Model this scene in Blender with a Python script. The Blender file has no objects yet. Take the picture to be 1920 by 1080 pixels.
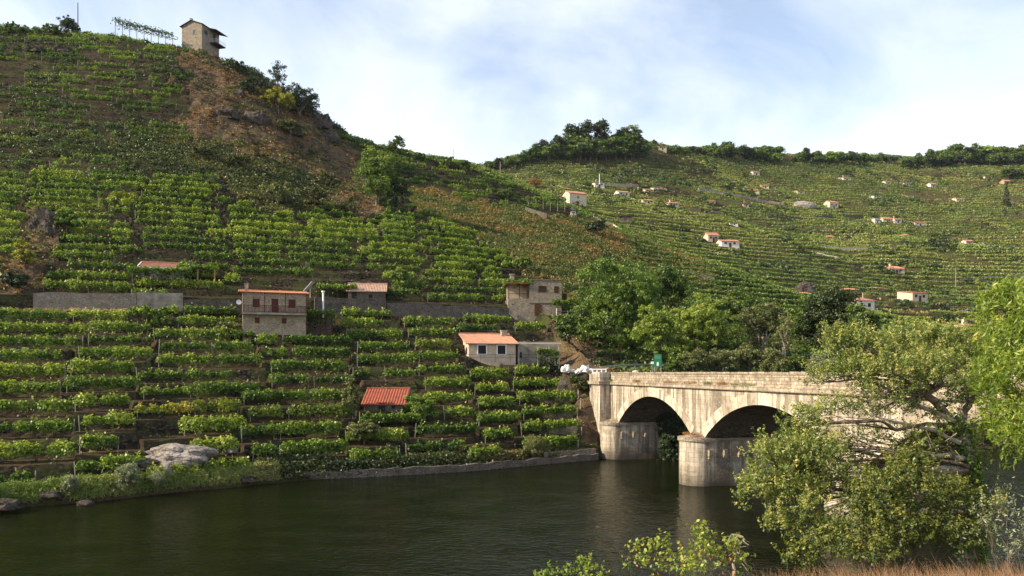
import bpy, math, random
import numpy as np
from mathutils import Vector
R = math.radians
rng = np.random.default_rng(7)
random.seed(7)
sc = bpy.context.scene
COL = sc.collection

# ------------------------------------------------------------------ camera, sky, sun, exposure
F, X0, Y0, H = 1500.0, 960.0, 698.0, 10.0        # focal length in photo pixels, principal column, horizon row, eye height over the water
cam_d = bpy.data.cameras.new('camera'); cam = bpy.data.objects.new('camera', cam_d); COL.objects.link(cam)
cam.location = (0, 0, H); cam.rotation_euler = (R(90), 0, 0)
cam_d.sensor_width = 36; cam_d.lens = F / 1920 * 36; cam_d.shift_y = (Y0 - 540) / 1920
cam_d.clip_start = 0.3; cam_d.clip_end = 9000
sc.camera = cam

SUN_EL = R(31); SUN_H = Vector((-0.962, -0.275)).normalized()
S = Vector((SUN_H.x * math.cos(SUN_EL), SUN_H.y * math.cos(SUN_EL), math.sin(SUN_EL)))
sl = bpy.data.lights.new('sun', 'SUN'); sl.energy = 5.0; sl.angle = R(0.5); sl.color = (1.0, 0.84, 0.62)
so = bpy.data.objects.new('sun', sl); COL.objects.link(so); so.rotation_euler = S.to_track_quat('Z', 'Y').to_euler()
world = bpy.data.worlds.new('World'); sc.world = world; world.use_nodes = True
wt = world.node_tree; wn = wt.nodes; wl = wt.links; wn.clear()
def WN(t, **k):
    n = wn.new(t)
    for a, b in k.items(): setattr(n, a, b)
    return n
out = WN('ShaderNodeOutputWorld'); bg = WN('ShaderNodeBackground'); bg.inputs[1].default_value = 0.085
sky = WN('ShaderNodeTexSky', sky_type='NISHITA', sun_disc=False, sun_elevation=SUN_EL, sun_rotation=math.atan2(S.x, S.y))
sky.air_density = 1.0; sky.dust_density = 0.6; sky.ozone_density = 1.5
tc = WN('ShaderNodeTexCoord'); sep = WN('ShaderNodeSeparateXYZ'); wl.new(tc.outputs['Generated'], sep.inputs[0])
def WM(op, a, b=None, clamp=False):
    n = WN('ShaderNodeMath', operation=op, use_clamp=clamp)
    for i, v in enumerate((a, b)):
        if v is None: continue
        if isinstance(v, (int, float)): n.inputs[i].default_value = v
        else: wl.new(v, n.inputs[i])
    return n.outputs[0]
zz = WM('ADD', WM('MAXIMUM', sep.outputs[2], 0.0), 0.16)
cmb = WN('ShaderNodeCombineXYZ')
wl.new(WM('DIVIDE', sep.outputs[0], zz), cmb.inputs[0]); wl.new(WM('DIVIDE', sep.outputs[1], zz), cmb.inputs[1])
mp = WN('ShaderNodeMapping'); wl.new(cmb.outputs[0], mp.inputs[0]); mp.inputs['Scale'].default_value = (1.0, 0.55, 1); mp.inputs['Rotation'].default_value = (0, 0, R(-35)); mp.inputs['Location'].default_value = (3.3, 1.7, 0)
n1 = WN('ShaderNodeTexNoise'); n1.inputs['Scale'].default_value = 1.25; n1.inputs['Detail'].default_value = 9; n1.inputs['Roughness'].default_value = 0.58; n1.inputs['Distortion'].default_value = 0.9
wl.new(mp.outputs[0], n1.inputs['Vector'])
# more cloud towards the horizon, thinner overhead
hor = WM('MULTIPLY', WM('SUBTRACT', 0.56, sep.outputs[2]), 0.9)
cov = WM('MULTIPLY', WM('ADD', WM('SUBTRACT', n1.outputs['Fac'], 0.52), hor), 2.2, True)
cov = WM('ADD', WM('MULTIPLY', cov, 0.76), 0.20)
mix = WN('ShaderNodeMix', data_type='RGBA'); wl.new(cov, mix.inputs[0])
hs = WN('ShaderNodeMix', data_type='RGBA', blend_type='MULTIPLY'); hs.inputs[0].default_value = 1; wl.new(sky.outputs[0], hs.inputs[6]); hs.inputs[7].default_value = (1.35, 1.35, 1.35, 1)
wl.new(hs.outputs[2], mix.inputs[6]); mix.inputs[7].default_value = (8.2, 8.45, 8.8, 1)
wl.new(mix.outputs[2], bg.inputs[0]); wl.new(bg.outputs[0], out.inputs[0])
sc.view_settings.view_transform = 'Standard'; sc.view_settings.look = 'None'; sc.view_settings.exposure = 0.98; sc.view_settings.gamma = 1
sc.render.engine = 'CYCLES'
sc.cycles.max_bounces = 5; sc.cycles.transparent_max_bounces = 8; sc.cycles.diffuse_bounces = 2; sc.cycles.glossy_bounces = 2; sc.cycles.transmission_bounces = 2

# ------------------------------------------------------------------ helpers
def tag(o, label=None, cat=None, group=None, kind=None):
    if label: o['label'] = label
    if cat: o['category'] = cat
    if group: o['group'] = group
    if kind: o['kind'] = kind
    return o
def thing(name, label, cat, loc=(0, 0, 0), rz=0, group=None):
    o = bpy.data.objects.new(name, None); COL.objects.link(o); o.location = loc; o.rotation_euler = (0, 0, rz)
    o.empty_display_size = 0.3
    return tag(o, label, cat, group)
def link(name, me, mat, parent=None):
    if mat is not None and not me.materials: me.materials.append(mat)
    o = bpy.data.objects.new(name, me); COL.objects.link(o)
    if parent is not None: o.parent = parent
    return o
def npmesh(name, V, Q, smooth=False, attrs=None):
    """mesh out of arrays: V (n,3); Q (m,k) faces, all with k corners"""
    me = bpy.data.meshes.new(name)
    V = np.asarray(V, dtype=np.float32); Q = np.asarray(Q, dtype=np.int32); m, k = Q.shape
    me.vertices.add(len(V)); me.vertices.foreach_set('co', V.ravel())
    me.loops.add(m * k); me.loops.foreach_set('vertex_index', Q.ravel())
    me.polygons.add(m); me.polygons.foreach_set('loop_start', np.arange(0, m * k, k, dtype=np.int32))
    me.polygons.foreach_set('use_smooth', np.full(m, smooth))
    for nm, (dom, arr) in (attrs or {}).items():
        arr = np.asarray(arr, dtype=np.float32)
        if arr.ndim == 1:
            a = me.attributes.new(nm, 'FLOAT', dom); a.data.foreach_set('value', arr)
        else:
            a = me.attributes.new(nm, 'FLOAT_VECTOR', dom); a.data.foreach_set('vector', arr.ravel())
    me.update(calc_edges=True)
    return me
class MB:
    def __init__(s): s.v = []; s.f = []
    def add(s, vs, fs):
        n = len(s.v); s.v += [tuple(v) for v in vs]; s.f += [tuple(n + i for i in f) for f in fs]
    def box(s, x0, x1, y0, y1, z0, z1):
        s.add([(x0,y0,z0),(x1,y0,z0),(x1,y1,z0),(x0,y1,z0),(x0,y0,z1),(x1,y0,z1),(x1,y1,z1),(x0,y1,z1)],
              [(0,3,2,1),(4,5,6,7),(0,1,5,4),(1,2,6,5),(2,3,7,6),(3,0,4,7)])
        return s
    def prism(s, poly, axis, a0, a1):
        """poly: list of 2-D points in the two other axes (in order), extruded along axis from a0 to a1"""
        n = len(poly)
        def mk(p, a):
            return {'x': (a, p[0], p[1]), 'y': (p[0], a, p[1]), 'z': (p[0], p[1], a)}[axis]
        s.add([mk(p, a0) for p in poly] + [mk(p, a1) for p in poly],
              [tuple(range(n))[::-1], tuple(range(n, 2*n))] + [(i, (i+1) % n, n + (i+1) % n, n + i) for i in range(n)])
        return s
    def tube(s, p0, p1, r0, r1=None, n=6):
        r1 = r0 if r1 is None else r1
        p0 = Vector(p0); p1 = Vector(p1); d = (p1 - p0)
        if d.length < 1e-6: return s
        q = d.to_track_quat('Z', 'Y'); vs = []
        for p, r in ((p0, r0), (p1, r1)):
            for i in range(n):
                a = 2*math.pi*i/n; vs.append(p + q @ Vector((r*math.cos(a), r*math.sin(a), 0)))
        s.add(vs, [(i, (i+1) % n, n + (i+1) % n, n + i) for i in range(n)] + [tuple(range(n))[::-1], tuple(range(n, 2*n))])
        return s
    def build(s, name, mat, parent=None, smooth=False):
        me = bpy.data.meshes.new(name); me.from_pydata(s.v, [], s.f); me.update()
        if smooth: me.polygons.foreach_set('use_smooth', [True]*len(me.polygons))
        return link(name, me, mat, parent)

def hsh(i, j, seed):
    n = (i.astype(np.int64)*374761393 + j.astype(np.int64)*668265263 + seed*1442695041) & 0x7fffffff
    n = ((n ^ (n >> 13)) * 1274126177) & 0x7fffffff
    return ((n ^ (n >> 16)) & 0xffff) / 65535.0
def vn(x, y, seed=0):
    x = np.asarray(x, float); y = np.asarray(y, float)
    i = np.floor(x); j = np.floor(y); fx = x - i; fy = y - j
    fx = fx*fx*(3-2*fx); fy = fy*fy*(3-2*fy); i = i.astype(np.int64); j = j.astype(np.int64)
    a = hsh(i, j, seed); b = hsh(i+1, j, seed); c = hsh(i, j+1, seed); d = hsh(i+1, j+1, seed)
    return (a*(1-fx)+b*fx)*(1-fy) + (c*(1-fx)+d*fx)*fy
def fbm(x, y, seed=0, o=4):
    s = 0; a = .5; t = 0
    for k in range(o): s = s + a*vn(x*2**k, y*2**k, seed+k*17); t += a; a *= .5
    return s/t
def inpoly(X, Y, P):
    X = np.asarray(X, float); Y = np.asarray(Y, float); r = np.zeros(np.broadcast(X, Y).shape, bool); n = len(P)
    for i in range(n):
        x1, y1 = P[i]; x2, y2 = P[(i+1) % n]
        if y1 == y2: continue
        c = ((y1 > Y) != (y2 > Y)) & (X < (x2-x1)*(Y-y1)/(y2-y1)+x1); r ^= c
    return r

# ------------------------------------------------------------------ materials
def mat_new(name, rough=0.9, spec=0.2):
    m = bpy.data.materials.new(name); m.use_nodes = True; nt = m.node_tree
    b = nt.nodes['Principled BSDF']; b.inputs['Roughness'].default_value = rough; b.inputs['Specular IOR Level'].default_value = spec
    return m, nt, b
def N(nt, t, **k):
    n = nt.nodes.new(t)
    for a, b in k.items(): setattr(n, a, b)
    return n
def ramp(nt, src, stops):
    r = N(nt, 'ShaderNodeValToRGB'); e = r.color_ramp.elements
    while len(e) < len(stops): e.new(0.5)
    for el, (p, c) in zip(e, stops): el.position = p; el.color = (*c, 1)
    nt.links.new(src, r.inputs[0]); return r.outputs[0]
def noise(nt, scale, detail=4, rough=.55, vec=None, dist=0):
    n = N(nt, 'ShaderNodeTexNoise'); n.inputs['Scale'].default_value = scale; n.inputs['Detail'].default_value = detail
    n.inputs['Roughness'].default_value = rough; n.inputs['Distortion'].default_value = dist
    if vec is not None: nt.links.new(vec, n.inputs['Vector'])
    return n.outputs['Fac']
def mixc(nt, fac, a, b, bt='MIX'):
    m = N(nt, 'ShaderNodeMix', data_type='RGBA', blend_type=bt)
    for idx, v in ((0, fac), (6, a), (7, b)):
        if isinstance(v, (int, float)): m.inputs[idx].default_value = v
        elif isinstance(v, tuple): m.inputs[idx].default_value = (*v, 1)
        else: nt.links.new(v, m.inputs[idx])
    return m.outputs[2]
def mth(nt, op, a, b=0.0, clamp=False):
    n = N(nt, 'ShaderNodeMath', operation=op, use_clamp=clamp)
    for i, v in enumerate((a, b)):
        if isinstance(v, (int, float)): n.inputs[i].default_value = v
        else: nt.links.new(v, n.inputs[i])
    return n.outputs[0]
def bump(nt, b, h, strength=.5, dist=.05):
    n = N(nt, 'ShaderNodeBump'); n.inputs['Strength'].default_value = strength; n.inputs['Distance'].default_value = dist
    nt.links.new(h, n.inputs['Height']); nt.links.new(n.outputs[0], b.inputs['Normal'])
def objco(nt): return N(nt, 'ShaderNodeTexCoord').outputs['Object']
def attr(nt, name, what='Fac'):
    a = N(nt, 'ShaderNodeAttribute', attribute_name=name); return a.outputs[what]

def leaf_mat(name, stops, trans=0.35):
    m = bpy.data.materials.new(name); m.use_nodes = True; nt = m.node_tree; nt.nodes.clear()
    o = N(nt, 'ShaderNodeOutputMaterial'); c = ramp(nt, attr(nt, 'tint'), stops)
    d = N(nt, 'ShaderNodeBsdfDiffuse'); t = N(nt, 'ShaderNodeBsdfTranslucent'); mx = N(nt, 'ShaderNodeMixShader'); mx.inputs[0].default_value = trans
    g = N(nt, 'ShaderNodeBsdfGlossy'); g.inputs['Roughness'].default_value = .5; mg = N(nt, 'ShaderNodeMixShader'); mg.inputs[0].default_value = .035
    nt.links.new(c, d.inputs[0]); nt.links.new(mixc(nt, 1.0, c, (1.15, 1.25, .6), 'MULTIPLY'), t.inputs[0])
    nt.links.new(d.outputs[0], mx.inputs[1]); nt.links.new(t.outputs[0], mx.inputs[2])
    nt.links.new(mx.outputs[0], mg.inputs[1]); nt.links.new(g.outputs[0], mg.inputs[2]); nt.links.new(mg.outputs[0], o.inputs[0])
    return m
def plain(name, col, rough=.85, var=.25, scale=3, spec=.2, metal=0):
    m, nt, b = mat_new(name, rough, spec); v = objco(nt)
    lo = tuple(c*(1-var) for c in col); hi = tuple(min(1, c*(1+var)) for c in col)
    nt.links.new(ramp(nt, noise(nt, scale, 5, .6, v), [(.3, lo), (.7, hi)]), b.inputs['Base Color'])
    b.inputs['Metallic'].default_value = metal
    return m
def stone_mat(name, c1, c2, joint=(.08,.07,.055), scale=3.0, flat=(1,1,2.0), bmp=.6):
    m, nt, b = mat_new(name, .95, .1); v = objco(nt)
    mpn = N(nt, 'ShaderNodeMapping'); mpn.inputs['Scale'].default_value = flat; nt.links.new(v, mpn.inputs[0])
    vo = N(nt, 'ShaderNodeTexVoronoi', feature='F1'); vo.inputs['Scale'].default_value = scale; nt.links.new(mpn.outputs[0], vo.inputs['Vector'])
    ve = N(nt, 'ShaderNodeTexVoronoi', feature='DISTANCE_TO_EDGE'); ve.inputs['Scale'].default_value = scale; nt.links.new(mpn.outputs[0], ve.inputs['Vector'])
    sp = N(nt, 'ShaderNodeSeparateColor'); nt.links.new(vo.outputs['Color'], sp.inputs[0])
    cc = mixc(nt, sp.outputs[0], c1, c2)
    cc = mixc(nt, 0.5, cc, ramp(nt, noise(nt, 1.2, 6, .65, v), [(.3, tuple(a*.55 for a in c1)), (.7, tuple(min(1, a*1.25) for a in c2))]))
    e = ramp(nt, ve.outputs['Distance'], [(0.0, (0,0,0)), (.07, (1,1,1))])
    nt.links.new(mixc(nt, e, joint, cc), b.inputs['Base Color']); bump(nt, b, e, bmp, .06)
    return m
def tile_mat(name, c1, c2):
    m, nt, b = mat_new(name, .85, .15); v = objco(nt)
    n = noise(nt, 9, 3, .7, v); n2 = noise(nt, 1.6, 6, .7, v)
    c = mixc(nt, n, c1, c2); c = mixc(nt, ramp(nt, n2, [(.46,(0,0,0)),(.66,(.8,.8,.8))]), c, tuple(a*.42+.03 for a in c1))
    nt.links.new(c, b.inputs['Base Color']); return m

M = {}
M['stone'] = stone_mat('house_stone', (.27,.21,.14), (.46,.38,.27), scale=3.2)
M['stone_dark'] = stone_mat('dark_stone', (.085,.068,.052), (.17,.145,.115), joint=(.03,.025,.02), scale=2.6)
M['stone_grey'] = stone_mat('grey_stone', (.21,.175,.13), (.34,.29,.22), joint=(.08,.065,.05), scale=2.6)
M['drystone'] = stone_mat('drystone', (.11,.09,.07), (.21,.18,.15), joint=(.02,.017,.013), scale=3.4, bmp=.9)
M['concrete'] = plain('concrete', (.27,.235,.185), .95, .5, .9)
M['plaster'] = plain('plaster', (.50,.42,.31), .95, .12, 1.0)
M['plaster_white'] = plain('white_plaster', (.60,.55,.48), .95, .12, .8)
M['brickwall'] = stone_mat('dull_brick', (.42,.33,.24), (.52,.42,.31), joint=(.33,.28,.22), scale=2.4, bmp=.2)
M['tile_orange'] = tile_mat('orange_tiles', (.46,.17,.09), (.58,.27,.16))
M['tile_red'] = tile_mat('red_tiles', (.23,.055,.030), (.35,.10,.055))
M['tile_salmon'] = tile_mat('salmon_tiles', (.36,.17,.105), (.46,.25,.165))
M['tile_old'] = tile_mat('weathered_tiles', (.33,.14,.09), (.45,.22,.14))
M['tile_pink'] = tile_mat('pale_pink_tiles', (.36,.22,.16), (.46,.31,.23))
M['wood_brown'] = plain('brown_wood', (.065,.030,.012), .7, .3, 5)
M['wood_red'] = plain('dark_red_paint', (.075,.018,.012), .6, .2, 5)
M['post'] = plain('weathered_post', (.24,.21,.175), .9, .25, 4)
M['white'] = plain('white_paint', (.78,.77,.74), .6, .05, 3)
M['bag'] = plain('white_sacking', (.6,.6,.58), .7, .06, 4)
M['dark'] = plain('dark_opening', (.012,.011,.010), .6, .2, 3)
M['glass'] = plain('window_glass', (.05,.06,.07), .08, .1, 3, spec=.6)
M['metal'] = plain('galvanised_metal', (.42,.43,.44), .4, .15, 6, metal=.7)
M['panel'] = plain('solar_panel_backing', (.42,.43,.42), .5, .1, 5)
M['green_paint'] = plain('green_board', (.02,.17,.075), .5, .12, 3)
M['slate'] = plain('dark_slate', (.07,.065,.062), .8, .3, 3)
M['bark'] = plain('bark', (.13,.10,.075), .95, .45, 6)
M['bark_pale'] = plain('pale_bark', (.34,.29,.23), .95, .3, 6)
M['asphalt'] = plain('asphalt', (.05,.053,.05), .95, .2, 2)
def rock_mat(name, c0, c1, c2):
    m, nt, b = mat_new(name, .97, .05); v = objco(nt); n1_ = noise(nt, .9, 9, .7, v, .6); n2_ = noise(nt, 4, 8, .75, v)
    vo = N(nt, 'ShaderNodeTexVoronoi', feature='DISTANCE_TO_EDGE'); vo.inputs['Scale'].default_value = 1.1; nt.links.new(v, vo.inputs['Vector'])
    c = ramp(nt, n1_, [(.35, c0), (.5, c1), (.68, c2)]); c = mixc(nt, ramp(nt, vo.outputs['Distance'], [(0,(.8,.8,.8)),(.05,(0,0,0))]), c, tuple(a*.4 for a in c0))
    nt.links.new(c, b.inputs['Base Color']); bump(nt, b, mth(nt, 'ADD', n1_, mth(nt, 'MULTIPLY', n2_, .5)), 1.0, .5); return m
M['rock_pale'] = rock_mat('pale_granite', (.20,.17,.14), (.36,.32,.28), (.48,.43,.385))
M['rock'] = rock_mat('grey_rock', (.045,.038,.032), (.095,.08,.066), (.17,.145,.12))

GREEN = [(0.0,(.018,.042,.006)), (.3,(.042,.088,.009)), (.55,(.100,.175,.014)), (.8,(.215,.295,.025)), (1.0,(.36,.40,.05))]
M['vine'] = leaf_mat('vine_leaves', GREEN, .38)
M['vine_y'] = leaf_mat('yellowing_vine_leaves', [(0,(.03,.06,.01)),(.35,(.09,.15,.02)),(.7,(.22,.26,.03)),(.88,(.40,.34,.035)),(.97,(.45,.22,.03)),(1,(.48,.15,.03))], .38)
M['vine_far'] = leaf_mat('distant_vine_leaves', [(0,(.022,.052,.010)),(.35,(.070,.125,.022)),(.7,(.14,.205,.036)),(1.0,(.27,.30,.07))], .3)
M['oak'] = leaf_mat('broad_leaves', [(0,(.016,.035,.009)),(.4,(.045,.085,.014)),(.7,(.10,.155,.022)),(1,(.22,.26,.04))], .33)
M['oak_bright'] = leaf_mat('bright_broad_leaves', [(0,(.03,.065,.010)),(.4,(.08,.145,.018)),(.8,(.18,.25,.032)),(1,(.30,.33,.05))], .38)
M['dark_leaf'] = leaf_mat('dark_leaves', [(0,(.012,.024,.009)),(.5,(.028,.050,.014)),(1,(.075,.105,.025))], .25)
M['pine_leaf'] = leaf_mat('pine_needles', [(0,(.014,.026,.012)),(.5,(.030,.050,.018)),(1,(.075,.10,.03))], .2)
M['olive_leaf'] = leaf_mat('olive_green_leaves', [(0,(.05,.065,.02)),(.5,(.12,.14,.04)),(1,(.27,.26,.08))], .3)
M['willow_leaf'] = leaf_mat('grey_green_leaves', [(0,(.08,.10,.055)),(.5,(.17,.20,.11)),(1,(.36,.38,.24))], .3)
M['ash_leaf'] = leaf_mat('ash_leaves', [(0,(.035,.060,.014)),(.35,(.095,.140,.030)),(.7,(.21,.255,.062)),(.93,(.34,.36,.10)),(1,(.44,.40,.12))], .42)
M['lime_leaf'] = leaf_mat('lime_green_leaves', [(0,(.09,.15,.02)),(.5,(.20,.28,.035)),(.9,(.36,.40,.05)),(1,(.55,.42,.05))], .5)
M['yellow_leaf'] = leaf_mat('yellow_green_leaves', [(0,(.12,.13,.02)),(.5,(.27,.26,.03)),(1,(.42,.36,.05))], .4)
M['rust_leaf'] = leaf_mat('rust_coloured_leaves', [(0,(.10,.05,.02)),(.5,(.26,.12,.035)),(1,(.42,.22,.07))], .35)
M['fern'] = leaf_mat('fern_fronds', [(0,(.030,.055,.012)),(.3,(.07,.10,.02)),(.5,(.13,.14,.03)),(.70,(.20,.14,.04)),(.88,(.27,.14,.045)),(1,(.34,.23,.08))], .3)
M['scrub'] = leaf_mat('scrub_leaves', [(0,(.018,.032,.010)),(.4,(.045,.065,.016)),(.65,(.10,.11,.025)),(.85,(.17,.15,.05)),(1,(.26,.18,.08))], .25)
M['elder_leaf'] = leaf_mat('elder_leaves', [(0,(.025,.042,.010)),(.45,(.085,.115,.020)),(.8,(.19,.21,.035)),(1,(.32,.30,.05))], .35)
M['straw'] = leaf_mat('dry_grass', [(0,(.13,.085,.04)),(.5,(.28,.18,.075)),(1,(.46,.33,.16))], .3)
M['grassy'] = leaf_mat('bank_grass', [(0,(.07,.11,.018)),(.5,(.17,.24,.04)),(.8,(.30,.33,.08)),(1,(.46,.40,.18))], .35)

# ------------------------------------------------------------------ terrain of the far bank: columns (azimuth) x feature lines
XS =  [-350,0,200,340,430,520,590,650,720,800,880,960,1030,1075,1110,1200,1320,1450,1600,1750,1920,2100,2400]
D0 =  [47,58.4,62.2,67,69,72.5,74.5,75.6,77,79,81,84.2,88,90,92,96,98,100,103,105,107,110,116]
L1 = [(578,84),(582,95),(583,99),(584,103),(586,105),(587,107),(588,108),(590,110),(592,112),(594,114),(597,116),(600,118),(606,119),(652,109),(696,100.5),(696,105),(694,108),(694,110),(694,112),(694,115),(694,118),(694,121),(694,126)]
L2 = [(335,118),(345,130),(345,135),(350,140),(365,142),(385,145),(395,147),(400,150),(405,153),(425,153),(450,153),(490,148),(520,142),(545,138),(570,135),(595,132),(612,132),(632,130),(642,132),(650,135),(656,140),(660,145),(660,150)]
L3 = [(220,148),(230,160),(245,163),(262,166),(270,168),(290,172),(312,176),(332,182),(345,188),(365,190),(385,188),(405,182),(430,175),(455,168),(475,165),(520,158),(560,155),(592,150),(616,152),(634,155),(645,160),(648,166),(648,172)]
LC = [(0,190),(52,205),(68,205),(92,205),(116,207),(168,208),(216,210),(256,212),(277,216),(294,222),(310,230),(340,236),(372,236),(390,232),(404,226),(445,214),(492,202),(540,190),(580,180),(610,175),(632,178),(636,184),(636,190)]
LD = [(70,230),(110,245),(130,245),(150,245),(180,247),(230,248),(270,250),(300,255),(320,260),(335,265),(345,268),(362,268),(385,265),(396,258),(410,250),(450,240),(495,226),(543,212),(583,200),(611,194),(630,196),(632,204),(632,212)]
E1 = [(150,350),(190,350),(220,350),(250,350),(280,350),(310,350),(330,345),(338,340),(342,340),(346,345),(350,350),(352,350),(356,345),(362,340),(372,335),(395,325),(430,320),(465,315),(500,300),(522,290),(535,286),(530,290),(520,300)]
E2 = [(240,460),(280,460),(300,460),(320,460),(335,460),(340,460),(342,450),(343,440),(344,430),(345,420),(343,420),(330,420),(325,420),(322,420),(322,420),(330,425),(355,430),(385,440),(400,440),(412,440),(420,430),(415,430),(400,430)]
LF = [(250,620),(290,620),(310,600),(330,580),(340,560),(345,540),(345,520),(343,500),(342,480),(338,465),(322,470),(303,480),(292,490),(288,500),(285,505),(277,520),(285,600),(298,660),(304,700),(306,720),(302,740),(296,740),(290,740)]
def zof(Y, d): return H + (Y0 - Y) / F * d
def at(X, Y, d): return Vector(((X - X0) / F * d, d, zof(Y, d)))
lines = []                                      # each line: arrays of d and z over XS
XSa = np.array(XS, float); d0 = np.array(D0, float)
lines.append((d0 - 9, np.full(len(XS), -4.0)))
lines.append((d0, np.full(len(XS), -0.05)))
lines.append((d0 + 0.8, np.where(XSa < 1100, 1.15, 0.9)))
l1 = np.array(L1, float); z1 = zof(l1[:,0], l1[:,1])
lines.append((l1[:,1], z1))
tr = np.where(XSa < 1050, 2.6, 5.0); wallh = np.where(XSa < 1050, 2.1, .2); wallh[XSa == 0] = 2.2
lines.append((l1[:,1] + tr, z1 + .05))
lines.append((l1[:,1] + tr + .5, z1 + wallh))
for L in (L2, L3, LC, LD, E1, E2, LF):
    a = np.array(L, float); lines.append((a[:,1], zof(a[:,0], a[:,1])))
lf = lines[-1]
lines.append((lf[0] + 150, lf[1] - 25)); lines.append((lf[0] + 2500, lf[1] - 60))
SEG = [12, 6, 170, 12, 3, 130, 110, 150, 40, 120, 130, 150, 12, 10]
IT0, ITT, ITC, ITD, ITF = 1, 3, 8, 9, 12           # shore, track, crest, beyond crest, far skyline (line numbers)
# resample on a fine column grid, smoothed across columns
XG = np.arange(-350, 2400.1, 4.0); NX = len(XG)
def smoothX(a, it=3, r=6):
    k = np.ones(2*r+1)/(2*r+1)
    for _ in range(it):
        p = np.concatenate([np.full(r, a[0]), a, np.full(r, a[-1])]); a = np.convolve(p, k, 'valid')
    return a
LDG = np.array([smoothX(np.interp(XG, XSa, L[0])) for L in lines]); LZG = np.array([smoothX(np.interp(XG, XSa, L[1])) for L in lines])
ts = [0.0]
for i, n in enumerate(SEG): ts += list(i + (np.arange(n) + 1) / n)
TG = np.array(ts); NT = len(TG)
def pchip(Yk, t):
    """monotone cubic along axis 0 at unit knots"""
    dl = np.diff(Yk, axis=0); m = np.zeros_like(Yk); a, b = dl[:-1], dl[1:]
    with np.errstate(divide='ignore', invalid='ignore'): hm = np.where(a*b > 0, 2*a*b/(a+b), 0)
    m[1:-1] = hm; m[0] = dl[0]; m[-1] = dl[-1]
    i = np.clip(t.astype(int), 0, len(Yk)-2); u = (t - i)[:, None]
    return (2*u**3-3*u**2+1)*Yk[i] + (u**3-2*u**2+u)*m[i] + (-2*u**3+3*u**2)*Yk[i+1] + (u**3-u**2)*m[i+1]
GD = pchip(LDG, TG); GZ = pchip(LZG, TG)
GX = np.broadcast_to((XG - X0)/F, GD.shape) * GD
TT = np.broadcast_to(TG[:, None], GD.shape)
# undulation
w_und = np.clip((TT - 6) / 1.0, 0, 1) * np.clip((GD - 110) / 60, 0, 1)
crest = np.exp(-((TT - ITC)/.25)**2)
GZ = GZ + np.clip((TT-2.05)*6,0,1)*np.clip((2.97-TT)*8,0,1)*(fbm(GX/16, GD/16, 6) - .5)*2.0
GZ = GZ + w_und * (1 - .6*crest) * ((fbm(GX/55, GD/55, 3) - .5) * np.clip(GD/45, 0, 9) + (fbm(GX/14, GD/14, 9) - .5) * 2.0)
GP = Y0 - (GZ - H) * F / GD                      # photo row of each node of the untorn slope
XX = np.broadcast_to(XG, GD.shape)

P_ROCKDRY = [(335,92),(415,95),(470,130),(600,210),(655,250),(700,345),(720,400),(650,395),(600,340),(540,310),(480,290),(400,268),(350,262),(330,235),(345,160)]
P_SCRUB = [(0,232),(190,262),(360,262),(500,285),(600,330),(680,395),(640,402),(560,392),(470,388),(400,345),(300,310),(150,290),(0,262)]
P_SCRUB2 = [(440,330),(600,335),(720,400),(600,400),(500,385),(440,375)]
P_FERN = [(735,338),(860,372),(960,385),(1080,408),(1240,455),(1330,500),(1350,540),(1180,560),(1060,560),(1010,520),(950,490),(880,440),(790,400)]
P_DIRT = [(1035,604),(1110,615),(1200,690),(1135,870),(1088,862),(1082,730),(1055,690)]
P_LEFTCUT = [(55,395),(95,400),(110,440),(60,570),(-60,575),(-60,500),(30,480)]
def cover(X, Y, T):
    nz = (fbm(X/38, Y/22, 5) - .5) * 120; nz2 = (fbm(X/30, Y/18, 8) - .5) * 70
    near = (T < ITC + .02) & (T > 1.9)
    Xw, Yw = X + nz, Y + nz2
    dry = near & (inpoly(Xw, Yw, P_ROCKDRY) | inpoly(X + nz*.3, Y + nz2*.2, P_LEFTCUT))
    scr = near & (inpoly(Xw, Yw, P_SCRUB) | inpoly(Xw, Yw, P_SCRUB2)) & ~dry
    fern = near & inpoly(X + nz*.6, Y + nz2*.6, P_FERN)
    dirt = near & inpoly(X + nz*.15, Y + nz2*.15, P_DIRT) & (T < 6)
    wood = near & (X > 1120) & (T < 7.2)
    return dry, scr, fern, dirt, wood
cdry, cscr, cfern, cdirt, cwood = cover(XX, GP, TT)
STEP = 1.62; STEPF = 2.3
def terr(z, s, w, off=0.0):
    f = z/s + off; k = np.floor(f); r = f - k
    g = np.where(r < .80, r*.12, .096 + (r-.80)/.20*.904)
    return z*(1-w) + (s*(k + g - off))*w, r, k
vine_w = ((TT > 2.05) & (TT < 2.97) | (TT > 5.05) & (TT < ITC - .03)) & ~(cdry | cdirt | cwood | cfern)
vine_w = vine_w.astype(float) * np.where(cscr, .45, 1.0)
vine_w = np.where(TT > 7, vine_w * .85, vine_w)
far_w = ((TT > ITD) & (TT < ITF - .05)).astype(float) * .9
# patches without walls on the far slopes
far_w *= (fbm(GX/60, GD/60, 21) > .40)
LANEX = {'low': [-400, -60, 120, 258, 462, 640, 760, 862, 940], 'up': [-400, 60, 258, 430, 690, 800]}
OFFL = {'low': [.0,.35,.1,.55,.0,.45,.15,.6,.3], 'up': [.2,.6,.0,.4,.15,.5]}
def warpX(X, d): return X + (fbm(d/7.5, X*0+1.5, 33)-.5)*150 + (vn(d/1.7, np.floor(X/70), 34)-.5)*26
def blk(kind, X, d): return np.array(OFFL[kind])[np.clip(np.searchsorted(LANEX[kind], warpX(X, d), 'right')-1, 0, None)]
OFFG = np.where(TT < 4, blk('low', XX, GD), np.where(TT < ITC, blk('up', XX, GD), 0.0))
ZN, RN, KN = terr(GZ, STEP, vine_w, OFFG); ZF, RF, KF = terr(GZ, STEPF, far_w)
ZT = np.where(TT > ITD - .5, ZF, ZN)
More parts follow.
